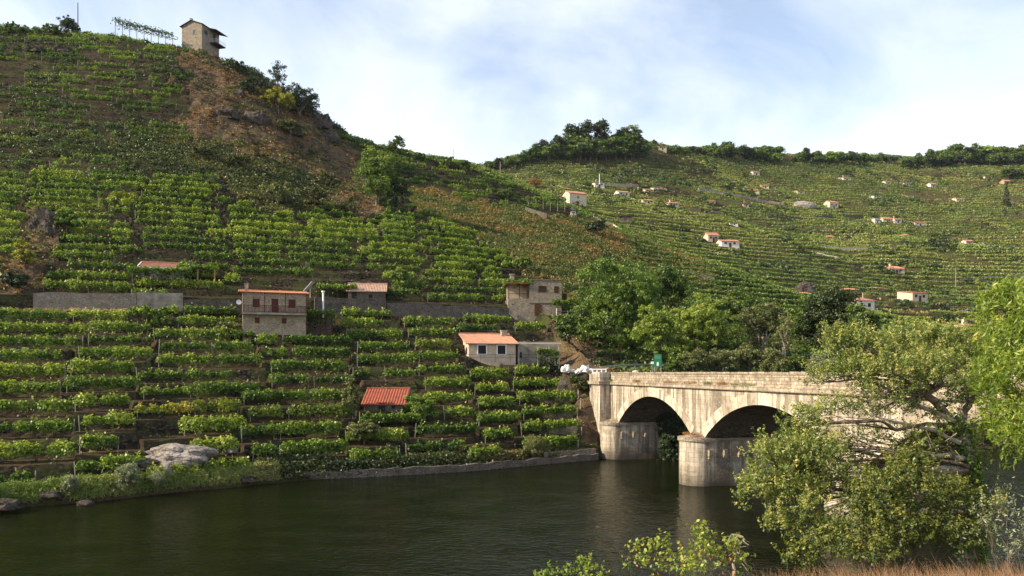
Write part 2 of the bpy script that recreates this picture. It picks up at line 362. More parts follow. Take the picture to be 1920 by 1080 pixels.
RIS = np.where((RN > .80) & (vine_w > .3) & (TT < ITC), 1.0, 0.0) + np.where((RF > .80) & (far_w > .3) & (TT > ITD), .8, 0.0)
RIS = np.maximum(RIS, ((TT > 4.1) & (TT < 5.01) & (XX < 1060)) * 1.0); RIS = np.maximum(RIS, ((TT > 1.0) & (TT < 1.99) & (XX > 470)) * 1.0)
rough_w = np.where(cdry | cdirt, 1.0, np.where(cscr | cfern, .5, .12)) * np.clip(TT - 2, 0, 1)
rough_w = np.where((TT > 2.95) & (TT < 5.05), .03, rough_w)
ridge = 1 - np.abs(2*fbm(GX/9, GD/7 + GZ/9, 31) - 1)
ZT = ZT + rough_w * ((fbm(GX/3.2, GD/3.2, 12) - .5) * 1.6 + (ridge - .75) * 2.4 * np.where(cdry, 1, 0) + (fbm(GX/.9, GD/.9, 14) - .5) * .5)
ZT = np.where(TT > ITF, GZ, ZT)
if True:
    ii, jj = np.meshgrid(np.arange(NT-1), np.arange(NX-1), indexing='ij'); a = ii*NX + jj
    Q = np.stack([a, a+1, a+NX+1, a+NX], -1).reshape(-1, 4)
    def blur(a, r=2, ry=3):
        a = a.astype(float)
        for ax, rr in ((0, ry), (1, r)):
            c = sum(np.roll(a, k_, ax) for k_ in range(-rr, rr+1))/(2*rr+1); a = c
        return a
    cov_v = np.stack([np.where(cdry, 1.0, np.where(cdirt, .85, np.where(cscr, .35, .0))), np.where(cfern, 1.0, np.where(TT > ITD - .6, .75, np.where(cwood, .3, np.where(cscr, .5, np.where(TT > 6.1, .03, .10))))), RIS], -1); cov_v[..., 0] = blur(cov_v[..., 0]); cov_v[..., 1] = blur(cov_v[..., 1]); cov_v = cov_v.reshape(-1, 3)
    me = npmesh('hillside', np.stack([GX, GD, ZT], -1).reshape(-1, 3), Q, False, {'cover': ('POINT', cov_v)})
    m, nt, b = mat_new('hillside_ground', .97, .05); v = objco(nt)
    sp = N(nt, 'ShaderNodeSeparateXYZ'); nt.links.new(attr(nt, 'cover', 'Vector'), sp.inputs[0])
    na = noise(nt, .35, 8, .65, v); nb = noise(nt, 2.2, 6, .7, v); nc = noise(nt, .06, 5, .6, v)
    soil = ramp(nt, nb, [(.3, (.028,.020,.013)), (.55, (.060,.041,.026)), (.75, (.125,.083,.054))])
    grass = ramp(nt, nb, [(.3, (.04,.05,.014)), (.6, (.08,.09,.024)), (.8, (.16,.13,.05))])
    dryc = ramp(nt, na, [(.36, (.040,.034,.026)), (.46, (.075,.055,.036)), (.55, (.13,.088,.050)), (.62,(.10,.09,.05)), (.75, (.26,.18,.11))])
    c = mixc(nt, mth(nt, 'MULTIPLY', ramp(nt, na, [(.35,(0,0,0)),(.6,(1,1,1))]), mth(nt, 'ADD', sp.outputs[1], .12, True), True), soil, grass)
    c = mixc(nt, mth(nt, 'MULTIPLY', sp.outputs[0], ramp(nt, nb, [(.3,(.5,.5,.5)),(.5,(1,1,1))])), c, dryc)
    mpn = N(nt, 'ShaderNodeMapping'); mpn.inputs['Scale'].default_value = (1,1,1.7); nt.links.new(v, mpn.inputs[0])
    vo = N(nt, 'ShaderNodeTexVoronoi'); vo.inputs['Scale'].default_value = 2.6; nt.links.new(mpn.outputs[0], vo.inputs['Vector'])
    spv = N(nt, 'ShaderNodeSeparateColor'); nt.links.new(vo.outputs['Color'], spv.inputs[0])
    stn = mixc(nt, spv.outputs[0], (.038,.029,.020), (.095,.072,.050)); stn = mixc(nt, ramp(nt, vo.outputs['Distance'], [(.25,(0,0,0)),(.6,(1,1,1))]), stn, (.018,.015,.012))
    stn = mixc(nt, ramp(nt, na, [(.45,(0,0,0)),(.62,(.8,.8,.8))]), stn, (.06,.075,.02))
    c = mixc(nt, sp.outputs[2], c, stn)
    nt.links.new(c, b.inputs['Base Color']); bump(nt, b, nb, .8, .25)
    hs_o = link('hillside', me, m); tag(hs_o, 'steep terraced hillside of stony soil above the river', 'hillside', kind='structure')

TC = np.arange(NT)
def column(X):
    f = (X - XG[0]) / 4.0; j = int(np.clip(f, 0, NX-2)); u = f - j
    return GD[:, j]*(1-u)+GD[:, j+1]*u, ZT[:, j]*(1-u)+ZT[:, j+1]*u, GZ[:, j]*(1-u)+GZ[:, j+1]*u
def zground(x, y):
    d, z, _ = column(X0 + F*x/y); return float(np.interp(y, d, z))
def G(X, Y, tmin=1.0):
    """first point of the far bank seen at photo column X, row Y"""
    d, z, zb = column(X); P = Y0 - (zb - H)*F/d
    for i in range(1, NT):
        if TG[i] < tmin: continue
        if P[i] <= Y:
            u = 0 if P[i-1] == P[i] else np.clip((P[i-1]-Y)/(P[i-1]-P[i]), 0, 1); dd = d[i-1]*(1-u)+d[i]*u
            return Vector(((X-X0)/F*dd, dd, float(np.interp(dd, d, z))))
    return Vector(((X-X0)/F*d[-3], d[-3], z[-3]))
def zg_arr(x, y):
    """vectorised height of the walked surface"""
    X = X0 + F*x/y; f = np.clip((X-XG[0])/4.0, 0, NX-1.001); j = f.astype(int); u = f-j; res = np.empty_like(x)
    for jj in np.unique(j):
        m = j == jj
        a = np.interp(y[m], GD[:, jj], ZT[:, jj]); b2 = np.interp(y[m], GD[:, jj+1], ZT[:, jj+1]); res[m] = a*(1-u[m])+b2*u[m]
    return res

# ------------------------------------------------------------------ water
m, nt, b = mat_new('river_water', .03, .22); b.inputs['Base Color'].default_value = (.006,.008,.003,1); b.inputs['IOR'].default_value = 1.33
v = objco(nt); mpn = N(nt, 'ShaderNodeMapping'); mpn.inputs['Scale'].default_value = (1.0, 1.5, 1); mpn.inputs['Rotation'].default_value = (0,0,R(25)); nt.links.new(v, mpn.inputs[0])
h1 = noise(nt, 1.7, 3, .5, mpn.outputs[0], .5); h2 = noise(nt, .25, 3, .5, mpn.outputs[0])
nt.links.new(ramp(nt, h2, [(.35,(.004,.006,.002)),(.65,(.010,.012,.004))]), b.inputs['Base Color'])
hh = mth(nt, 'MULTIPLY', h1, mth(nt, 'ADD', mth(nt, 'MULTIPLY', h2, 1.2), .25))
bump(nt, b, hh, .55, .16)
gl = N(nt, 'ShaderNodeBsdfGlossy'); gl.inputs['Roughness'].default_value = .04; df = N(nt, 'ShaderNodeBsdfDiffuse'); fr = N(nt, 'ShaderNodeFresnel'); fr.inputs[0].default_value = 1.33
bpn = b.inputs['Normal'].links[0].from_socket
for s_ in (gl, df, fr): nt.links.new(bpn, s_.inputs['Normal'])
nt.links.new(ramp(nt, h2, [(.35,(.0035,.0055,.0012)),(.65,(.008,.010,.0025))]), df.inputs[0]); mxs = N(nt, 'ShaderNodeMixShader'); nt.links.new(mth(nt, 'MULTIPLY', fr.outputs[0], .72), mxs.inputs[0])
nt.links.new(df.outputs[0], mxs.inputs[1]); nt.links.new(gl.outputs[0], mxs.inputs[2]); nt.links.new(mxs.outputs[0], nt.nodes['Material Output'].inputs[0])
gx = np.linspace(-900, 900, 61); gy = np.linspace(-300, 900, 41); VX, VY = np.meshgrid(gx, gy)
ii, jj = np.meshgrid(np.arange(40), np.arange(60), indexing='ij'); a = ii*61+jj
wo = link('river', npmesh('river', np.stack([VX, VY, 0*VX], -1).reshape(-1,3), np.stack([a,a+1,a+62,a+61],-1).reshape(-1,4)), m)
tag(wo, 'dark green slow river with fine ripples', 'river', kind='structure')
# ------------------------------------------------------------------ the stone bridge
BA = Vector((.2136, -.9769, 0)); BN = Vector((.9769, .2136, 0))      # along the bridge towards the near bank; across, away from the camera
BP = Vector((12.0, 93.2, 0)); SP = 22.0; PR = 1.7; BW = 6.2
ZC, ZD, ZTOP, ZSP = 8.55, 8.95, 10.0, 4.25                            # cornice, deck, parapet top, springing
m, nt, b = mat_new('bridge_masonry', .95, .08); v = objco(nt)
sp = N(nt, 'ShaderNodeSeparateXYZ'); nt.links.new(v, sp.inputs[0])
cb = N(nt, 'ShaderNodeCombineXYZ'); nt.links.new(mth(nt, 'ADD', sp.outputs[0], sp.outputs[1]), cb.inputs[0]); nt.links.new(sp.outputs[2], cb.inputs[1])
bk = N(nt, 'ShaderNodeTexBrick'); nt.links.new(cb.outputs[0], bk.inputs['Vector']); bk.inputs['Scale'].default_value = 1.0
bk.inputs['Brick Width'].default_value = 1.1; bk.inputs['Row Height'].default_value = .42; bk.inputs['Mortar Size'].default_value = .018; bk.inputs['Mortar Smooth'].default_value = .3
bk.inputs['Color1'].default_value = (.50,.44,.35,1); bk.inputs['Color2'].default_value = (.39,.34,.27,1); bk.inputs['Mortar'].default_value = (.31,.26,.20,1)
mpn = N(nt, 'ShaderNodeMapping'); mpn.inputs['Scale'].default_value = (1.9, 1.9, .14); nt.links.new(v, mpn.inputs[0])
st = noise(nt, 1.0, 6, .65, mpn.outputs[0]); n2 = noise(nt, .6, 7, .7, v); n3 = noise(nt, 5, 5, .7, v)
c = mixc(nt, ramp(nt, st, [(.45,(0,0,0)),(.58,(.9,.9,.9))]), bk.outputs['Color'], (.115,.092,.070))
c = mixc(nt, ramp(nt, n2, [(.50,(0,0,0)),(.64,(.7,.7,.7))]), c, (.20,.16,.115)); nq = noise(nt, .22, 6, .7, v); c = mixc(nt, ramp(nt, nq, [(.47,(0,0,0)),(.62,(.6,.6,.6))]), c, (.12,.10,.075))
c = mixc(nt, ramp(nt, n3, [(.3,(.35,.35,.35)),(.5,(0,0,0))]), c, (.58,.52,.42))
wl_ = N(nt, 'ShaderNodeMapRange'); wl_.inputs[1].default_value = .15; wl_.inputs[2].default_value = 1.9; wl_.inputs[3].default_value = 1; wl_.inputs[4].default_value = 0; nt.links.new(sp.outputs[2], wl_.inputs[0])
c = mixc(nt, mth(nt, 'MULTIPLY', wl_.outputs[0], mth(nt, 'ADD', n2, .35), True), c, (.05,.042,.032))
nt.links.new(c, b.inputs['Base Color']); bump(nt, b, mth(nt, 'ADD', bk.outputs['Fac'], mth(nt, 'MULTIPLY', n3, -.8)), .5, -.05)
M['bridge'] = m
m, nt, b = mat_new('voussoir_stone', .95, .08); v = objco(nt); gi_ = N(nt, 'ShaderNodeNewGeometry')
c = ramp(nt, gi_.outputs['Random Per Island'], [(0,(.22,.185,.14)),(.35,(.38,.325,.25)),(.7,(.50,.435,.335)),(1,(.54,.47,.37))])
c = mixc(nt, ramp(nt, noise(nt, 1.6, 7, .7, v), [(.48,(0,0,0)),(.66,(.75,.75,.75))]), c, (.14,.115,.085)); nt.links.new(c, b.inputs['Base Color']); bump(nt, b, noise(nt, 6, 5, .7, v), .4, .04)
M['voussoir'] = m
m, nt, b = mat_new('parapet_rubble', .97, .05); v = objco(nt)
sp = N(nt, 'ShaderNodeSeparateXYZ'); nt.links.new(v, sp.inputs[0]); cb = N(nt, 'ShaderNodeCombineXYZ'); nt.links.new(mth(nt, 'ADD', sp.outputs[0], sp.outputs[1]), cb.inputs[0]); nt.links.new(sp.outputs[2], cb.inputs[1])
bk = N(nt, 'ShaderNodeTexBrick'); nt.links.new(cb.outputs[0], bk.inputs['Vector']); bk.inputs['Scale'].default_value = 1; bk.inputs['Brick Width'].default_value = .55; bk.inputs['Row Height'].default_value = .26; bk.inputs['Mortar Size'].default_value = .02
bk.inputs['Color1'].default_value = (.44,.38,.29,1); bk.inputs['Color2'].default_value = (.31,.26,.19,1); bk.inputs['Mortar'].default_value = (.19,.16,.12,1)
n2 = noise(nt, 1.3, 7, .75, v); n3 = noise(nt, 6, 5, .7, v)
c = mixc(nt, ramp(nt, n2, [(.42,(0,0,0)),(.62,(.85,.85,.85))]), bk.outputs['Color'], (.14,.11,.08)); c = mixc(nt, ramp(nt, n3, [(.55,(0,0,0)),(.75,(.7,.7,.7))]), c, (.075,.063,.045)); c = mixc(nt, ramp(nt, n2, [(.28,(.6,.6,.6)),(.42,(0,0,0))]), c, (.48,.43,.35))
nt.links.new(c, b.inputs['Base Color']); bump(nt, b, mth(nt, 'ADD', n3, bk.outputs['Fac']), .8, -.06)
M['parapet'] = m
def BPt(u, n, z): return BP + BA*u + BN*n + Vector((0,0,z))
bridge = thing('stone_bridge', 'old pale stone road bridge with round arches and cutwater piers across the river', 'bridge', BP)
def bloc(u, n, z): return tuple(BA*u + BN*n + Vector((0,0,z)))
def bbox(mb, u0, u1, n0, n1, z0, z1):
    mb.add([bloc(u0,n0,z0), bloc(u1,n0,z0), bloc(u1,n1,z0), bloc(u0,n1,z0), bloc(u0,n0,z1), bloc(u1,n0,z1), bloc(u1,n1,z1), bloc(u0,n1,z1)],
           [(0,1,2,3),(4,7,6,5),(0,4,5,1),(1,5,6,2),(2,6,7,3),(3,7,4,0)])
def arch_pts(i, grow=0.0, n=36):
    uc = SP*i + SP/2; hs = SP/2 - PR + .35; rise = 7.5 - ZSP; Rr = (hs*hs + rise*rise)/(2*rise); zc = ZSP + rise - Rr
    a = math.asin(hs/Rr); return [(uc + (Rr+grow)*math.sin(t), zc + (Rr+grow)*math.cos(t)) for t in np.linspace(-a, a, n)]
sm = MB(); vt = MB(); UE = 96.0
# spandrel walls: strips between arch line and cornice, on both faces
for n0 in (0.0, BW):
    prof = [(-1.0, -.5), (-.35+PR+.0, -.5)]
    for i in range(4):
        A = arch_pts(i)
        for k in range(len(A)-1):
            (u0, z0), (u1, z1) = A[k], A[k+1]
            sm.add([bloc(u0,n0,z0), bloc(u1,n0,z1), bloc(u1,n0,ZC), bloc(u0,n0,ZC)], [(0,1,2,3)] if n0 == 0 else [(3,2,1,0)])
        ua, ub = (A[-1][0], (arch_pts(i+1)[0][0] if i < 3 else UE)); z_ = ZSP
        sm.add([bloc(ua,n0,z_), bloc(ub,n0,z_), bloc(ub,n0,ZC), bloc(ua,n0,ZC)], [(0,1,2,3)] if n0 == 0 else [(3,2,1,0)])
    ub = arch_pts(0)[0][0]; sm.add([bloc(-5.5,n0,-1), bloc(ub,n0,-1), bloc(ub,n0,ZC), bloc(-5.5,n0,ZC)], [(0,1,2,3)] if n0 == 0 else [(3,2,1,0)])
sm.build('spandrel_wall', M['bridge'], bridge)
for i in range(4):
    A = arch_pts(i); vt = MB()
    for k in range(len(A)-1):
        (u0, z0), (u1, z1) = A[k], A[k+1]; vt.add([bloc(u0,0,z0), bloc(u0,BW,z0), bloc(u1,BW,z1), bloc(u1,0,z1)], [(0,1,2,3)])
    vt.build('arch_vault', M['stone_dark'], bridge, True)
    A = arch_pts(i, 0, 41); O = arch_pts(i, .95, 41); rg = MB(); rnd = random.Random(i)
    for k in range(40):
        e = .03 + rnd.random()*.03
        (a0, b0), (a1, b1), (c0, e0), (c1, e1) = A[k], A[k+1], O[k], O[k+1]
        if min(e0, e1) > ZC - .02: e0 = e1 = ZC - .02
        g_ = .012; a0 += g_; c0 += g_; a1 -= g_; c1 -= g_
        rg.add([bloc(a0,-e,b0), bloc(a1,-e,b1), bloc(c1,-e,e1), bloc(c0,-e,e0), bloc(a0,0.0,b0), bloc(a1,0.0,b1), bloc(c1,0.0,e1), bloc(c0,0.0,e0)],
               [(0,1,2,3),(0,4,5,1),(3,2,6,7),(0,3,7,4),(1,5,6,2)])
    rg.build('voussoir_ring', M['voussoir'], bridge)
dk = MB(); bbox(dk, -5.5, UE, .42, BW-.42, ZC-.1, ZC+.25); dk.build('deck', M['asphalt'], bridge)
cn = MB(); bbox(cn, -1.1, UE, -.24, .45, ZC, ZD); bbox(cn, -5.5, UE, BW-.45, BW+.24, ZC, ZD); bbox(cn, -5.7, -1.12, -1.58, .45, ZC, ZD); cn.build('cornice', M['parapet'], bridge)
# parapets, slightly uneven coping
for (n0, n1) in ((-.06, .38), (BW-.38, BW+.06)):
    pp = MB(); rnd = random.Random(int(n0)); u = -1.1
    while u < UE:
        w_ = .8 + rnd.random()*.6; e = rnd.random()*.03
        bbox(pp, u+.006, min(u+w_, UE)-.006, n0-e, n1+e, ZD+.001, ZTOP-.18-rnd.random()*.02); bbox(pp, u+.015, min(u+w_, UE)-.015, n0-.07-e, n1+.07, ZTOP-.18, ZTOP-.02+rnd.random()*.06); u += w_
    pp.build('parapet', M['parapet'], bridge)
pl = MB(); bbox(pl, -5.5, -1.4, -1.36, 0.0, -1.5, ZC-.001); bbox(pl, -5.5, -1.4, -1.36, .38, ZD+.001, ZTOP-.2); bbox(pl, -2.6, -1.35, -1.42, -.1, ZTOP-.6, ZTOP+.02); pl.build('end_pilaster', M['bridge'], bridge)
# solid abutment behind the first pier
ab = MB(); bbox(ab, -5.5, PR-.02, .03, BW-.03, -1.5, ZSP-.3); ab.build('abutment', M['bridge'], bridge)
fluff_spots = []
for i in range(4):
    uc = SP*i; pr = MB(); poly = [(uc-PR, BW+PR*.0)] ; nseg = 20
    ring = [(uc + PR*math.sin(t), -PR*math.cos(t)) for t in np.linspace(-math.pi/2, math.pi/2, nseg)]
    back = [(uc + PR, BW), (uc - PR, BW)]
    pl_ = ring + back; n = len(pl_)
    def slab(mb, P, z0, z1):
        k = len(P); mb.add([bloc(u, nn, z0) for u, nn in P] + [bloc(u, nn, z1) for u, nn in P], [tuple(range(k))[::-1], tuple(range(k, 2*k))] + [(q, (q+1) % k, k+(q+1) % k, k+q) for q in range(k)])
    slab(pr, pl_, -2, ZSP-.32); o_ = pr.build('pier', M['bridge'], bridge)
    cp = MB(); off = .13; P2 = [(uc + (PR+off)*math.sin(t), -(PR+off)*math.cos(t)) for t in np.linspace(-math.pi/2, math.pi/2, nseg)] + [(uc + PR+off, BW), (uc - PR-off, BW)]
    slab(cp, P2, ZSP-.32, ZSP-.02)
    P3 = [(uc + (PR-.1)*math.sin(t)*.9, -(PR-.1)*math.cos(t)*.9) for t in np.linspace(-math.pi/2, math.pi/2, nseg)]; k = len(P3)
    cp.add([bloc(u, nn, ZSP-.02) for u, nn in P3] + [bloc(uc + (u-uc)*.3, nn*.3, ZSP+.35) for u, nn in P3], [tuple(range(k, 2*k))] + [(q, q+1, k+q+1, k+q) for q in range(k-1)])
    cp.build('pier_cap', M['stone_grey'], bridge)
    for side in (1, -1):
        if i == 0 and side == -1: continue
        for q in range(5):
            nn = .25 + q*(BW-.5)/4; cr = MB(); u0 = uc + side*PR
            bbox(cr, min(u0, u0+side*.34), max(u0, u0+side*.34), nn-.17, nn+.17, ZSP-1.55, ZSP-1.05)
            bbox(cr, min(u0, u0+side*.18), max(u0, u0+side*.18), nn-.14, nn+.14, ZSP-1.85, ZSP-1.551)
            cr.build('corbel', M['stone_grey'], bridge)
for q in range(1):
    pass

# ------------------------------------------------------------------ leaves
def leafmesh(name, C, size, tint, mat, parent=None, elong=.75, up=.35, out=None, seed=1, droop=0.0):
    r = np.random.default_rng(seed); n = len(C); C = np.asarray(C, float); size = np.broadcast_to(size, (n,))[:, None]
    nr = r.normal(size=(n, 3)); nr /= np.linalg.norm(nr, axis=1, keepdims=True)
    if out is not None: nr = nr + out*.9
    nr[:, 2] += up; nr /= np.linalg.norm(nr, axis=1, keepdims=True)
    t = r.normal(size=(n, 3)); t[:, 2] -= droop; t -= nr*(t*nr).sum(1, keepdims=True); t /= np.linalg.norm(t, axis=1, keepdims=True); bt = np.cross(nr, t)
    sz = size*r.uniform(.65, 1.25, (n, 1))
    V = np.stack([C - t*sz, C + bt*sz*elong + t*sz*.1, C + t*sz, C - bt*sz*elong + t*sz*.1], 1).reshape(-1, 3)
    Q = np.arange(4*n).reshape(n, 4)
    me = npmesh(name, V, Q, False, {'tint': ('FACE', np.clip(tint, 0, 1))})
    return link(name, me, mat, parent)
def shell(r, n, lo=.72, top=True):
    p = r.normal(size=(n, 3)); p /= np.linalg.norm(p, axis=1, keepdims=True)
    if top: p[:, 2] = np.where(p[:, 2] < -.55, -p[:, 2], p[:, 2])
    return p * r.uniform(lo, 1.05, (n, 1))**.8

def crown_pts(lobes, nsub, nleaf, subr, seed, flat=.7, tbase=.5, fill=.0):
    """lobes (cx,cy,cz,rx,ry,rz): twig clusters on the lobes' shells, leaves round each cluster"""
    r = np.random.default_rng(seed); L = np.array(lobes, float); area = (L[:, 3]*L[:, 4]*L[:, 5])**(2/3); pr = area/area.sum()
    idx = r.choice(len(L), nsub, p=pr); sh = shell(r, nsub, .55 if fill == 0 else fill); cc = L[idx, :3] + sh*L[idx, 3:6]
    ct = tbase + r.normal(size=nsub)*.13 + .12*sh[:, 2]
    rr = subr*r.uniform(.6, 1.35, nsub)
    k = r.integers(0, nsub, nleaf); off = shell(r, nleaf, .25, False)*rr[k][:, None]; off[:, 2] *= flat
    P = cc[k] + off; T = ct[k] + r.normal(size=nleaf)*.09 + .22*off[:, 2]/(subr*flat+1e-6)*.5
    o = sh[k]*.6 + off/(rr[k][:, None]+1e-6)*.6
    return P, T, o, cc
def limb(mb, p0, p1, r0, r1, bend=.12, n=4, seg=6, rnd=random):
    p0 = Vector(p0); p1 = Vector(p1); L = (p1-p0).length; pts = [p0]
    for i in range(1, n): 
        t = i/n; pts.append(p0.lerp(p1, t) + Vector((rnd.uniform(-1,1), rnd.uniform(-1,1), rnd.uniform(-.2,1)))*L*bend*math.sin(math.pi*t))
    pts.append(p1)
    for i in range(n):
        a = r0 + (r1-r0)*i/n; c = r0 + (r1-r0)*(i+1)/n; mb.tube(pts[i], pts[i+1], a, c, seg)
    return pts
def tree(name, label, cat, base, lobes, mat='oak', leaves=2500, sub=120, subr=.5, size=.16, seed=1, trunk=.18, group=None, bark='bark', elong=.75, tb=.5, limbs=8, flat=.7, droop=0, up=.35, lean=None, fill=0, tname='trunk', cname='crown'):
    """base: world point; lobes relative to it"""
    t = thing(name, label, cat, base, 0, group); rnd = random.Random(seed)
    P, T, o, cc = crown_pts(lobes, sub, leaves, subr, seed, flat, tb, fill)
    P[:, 2] = np.maximum(P[:, 2], .03)
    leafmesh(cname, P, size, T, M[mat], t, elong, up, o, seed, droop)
    mb = MB(); L = sorted(lobes, key=lambda l: -l[3]*l[5]); zmin = min(l[2]-l[5]*.3 for l in lobes)
    cen = Vector((sum(l[0] for l in lobes)/len(lobes), sum(l[1] for l in lobes)/len(lobes), 0))
    fork = Vector((cen.x*.45, cen.y*.45, max(.25, zmin*.8))) if lean is None else Vector(lean)
    limb(mb, (0,0,-.5), fork, trunk, trunk*.7, .04, 4, 8, rnd)
    for l in L[:limbs]:
        q = Vector((l[0], l[1], l[2])); pts = limb(mb, fork, q, trunk*.5, trunk*.16, .12, 4, 5, rnd)
        for w in range(4):
            e = q + Vector((rnd.uniform(-1,1)*l[3], rnd.uniform(-1,1)*l[4], rnd.uniform(-.6,1)*l[5]))*.85; limb(mb, pts[rnd.choice((2,3,4))], e, trunk*.14, trunk*.04, .1, 3, 4, rnd)
    mb.build(tname, M[bark], t)
    return t
def round_lobes(rx, ry, z0, rz, n, seed, spread=.62, k=.5):
    """lobes for one rounded crown centred z0+rz"""
    rnd = random.Random(seed); out_ = [(0, 0, z0+rz, rx*.66, ry*.66, rz*.72)]
    for i in range(n):
        a = i*2.399+rnd.random(); el = rnd.uniform(-.6, .95); ca = math.sqrt(max(0, 1-el*el)); s_ = k*rnd.uniform(.75, 1.2)
        out_.append((math.cos(a)*ca*rx*spread, math.sin(a)*ca*ry*spread, z0+rz+el*rz*spread, rx*s_, ry*s_, rz*s_))
    return out_
def copy_tree(root, loc, rz, scl, label=None, group=None):
    r = root.copy(); COL.objects.link(r); r.location = loc; r.rotation_euler = (0,0,rz); r.scale = scl if isinstance(scl, tuple) else (scl,)*3
    if label: r['label'] = label
    if group: r['group'] = group
    for ch in list(root.children):
        c = ch.copy(); COL.objects.link(c); c.parent = r
        for g in list(ch.children):
            e = g.copy(); COL.objects.link(e); e.parent = c
    return r

# ------------------------------------------------------------------ vine rows, terrace by terrace
ORD = ['lowest','second','third','fourth','fifth','sixth','seventh','eighth','ninth','tenth','eleventh','twelfth','thirteenth','fourteenth','fifteenth','sixteenth','seventeenth','eighteenth','nineteenth','twentieth']
TENS = {2:'twenty',3:'thirty',4:'forty',5:'fifty'}
def ordn(i):
    if i < 20: return ORD[i]
    t, u = divmod(i+1, 10)
    return {2:'twentieth',3:'thirtieth',4:'fortieth',5:'fiftieth'}[t] if u == 0 else TENS[t] + '-' + ('first' if u == 1 else ORD[u-1])
# footprints (photo column range, base row, height in px) the rows keep clear of: filled with the buildings below
KEEP = [(446,640,540,608),(866,1056,636,694),(676,760,735,776),(258,335,484,520),(446,578,560,622),(578,626,560,640),(596,722,520,560),(256,334,484,512),(862,1056,632,694),(676,760,728,768),(945,1060,520,596),(225,345,815,870)]
YEL = [(240,470,772,796),(470,640,782,812)]
post_me = None
def make_post_mesh():
    mb = MB(); mb.box(-.035,.035,-.035,.035,-.3,1.5); me = bpy.data.meshes.new('post'); me.from_pydata(mb.v, [], mb.f); me.materials.append(M['post']); return me
post_me = make_post_mesh()
segs = []
def scan_levels(lo_t, hi_t, where):
    sel = np.where((TG >= lo_t) & (TG <= hi_t))[0]; i0, i1 = sel[0], sel[-1]+1
    Zc = np.maximum.accumulate(GZ[i0:i1], axis=0) + np.arange(i1-i0)[:, None]*1e-6
    kmax = int(Zc.max()/STEP); kk = 0
    for k in range(0, kmax+1):
        kd = 'low' if where == 'river' else 'up'; of = np.zeros(NX)
        for _ in range(3):
            tg_ = STEP*(k+.47-of); dd_ = np.array([np.interp(tg_[j], Zc[:, j], GD[i0:i1, j]) for j in range(NX)]); of = blk(kd, XG, dd_)
        tg_ = STEP*(k+.47-of); idx = np.array([np.searchsorted(Zc[:, j], tg_[j]) for j in range(NX)]); ok = (idx > 0) & (idx < i1-i0)
        idc = np.clip(idx, 0, i1-i0-1) + i0; jj = np.arange(NX)
        d = np.array([np.interp(tg_[j], Zc[:, j], GD[i0:i1, j]) for j in range(NX)]); x = (XG-X0)/F*d; z = STEP*(k-of+.056); P = Y0-(z-H)*F/d
        ok &= (XG > -190) & (XG < 1300) & (vine_w[idc, jj] > .3)
        t = TG[idc]
        sparse = (t > 6.15) & (XG < 360) | (t > 6.6)
        scrubby = cscr[idc, jj]
        lane = vn(x/5.5 + k*.13, np.full(NX, k*.37), 41); gap = vn(x/2.6, np.full(NX, k*1.7), 43)
        # long lanes down the slope between the fields
        lanes = np.zeros(NX, bool)
        for lx, a_, b_ in ((560, -8, 1),) if where == 'track' else ((360, 6, -1), (550, 1.0, 1)):
            lanes |= (np.abs(XG - (lx + a_*(k % 5) + 34*math.sin(k*.9+lx))) < 4) & (k % 3 > 0)
        wx_ = warpX(XG, d); lanes |= np.concatenate([[False], np.abs(np.diff(of)) > .01])
        for li, lx in enumerate(LANEX[kd]):
            if (li*5+k//3*3) % 4 < 1: lanes |= np.abs(wx_ - lx) < 4
        thr = np.where(sparse, .42, np.where(scrubby, .66, np.where(t < 4, .075, .08)))
        ok &= ~((gap < thr*.9) | lanes); ok &= ~scrubby | (vn(x/5, np.full(NX, k*.7), 49) > .72); ok &= (~sparse) | (vn(x/4, np.full(NX, k*.9), 47) > .30)
        for (xa, xb, ya, yb) in KEEP: ok &= ~((XG > xa) & (XG < xb) & (P > ya-4) & (P < yb+3))
        j = 0; rowsk = []
        while j < NX:
            if not ok[j]: j += 1; continue
            e = j; L = 0; maxL = 7 + 8*float(vn(np.array([j*1.0]), np.array([k*3.3]), 51)[0])
            while e+1 < NX and ok[e+1] and L < maxL and abs(d[e+1]-d[e]) < 1.2: e += 1; L = math.hypot(x[e]-x[j], d[e]-d[j])
            if L > 1.6: rowsk.append((j, e, L, d, x, z, t[(j+e)//2], P))
            j = e + 3
        if rowsk:
            for q, rw in enumerate(rowsk): segs.append((where, kk, q, len(rowsk)) + rw)
            kk += 1
scan_levels(2.03, 2.97, 'river'); scan_levels(5.05, 7.93, 'track')
segs_px = [s[6]/s[7][s[4]]*F for s in segs]
order = sorted(range(len(segs)), key=lambda i: -segs_px[i]*(1.0 if segs[i][0] == 'river' else .9)); KEEPN = set(order[:296])
rest_P, rest_T, rest_O = [], [], []
print('vine segs', len(segs), 'length', sum(s[6] for s in segs))
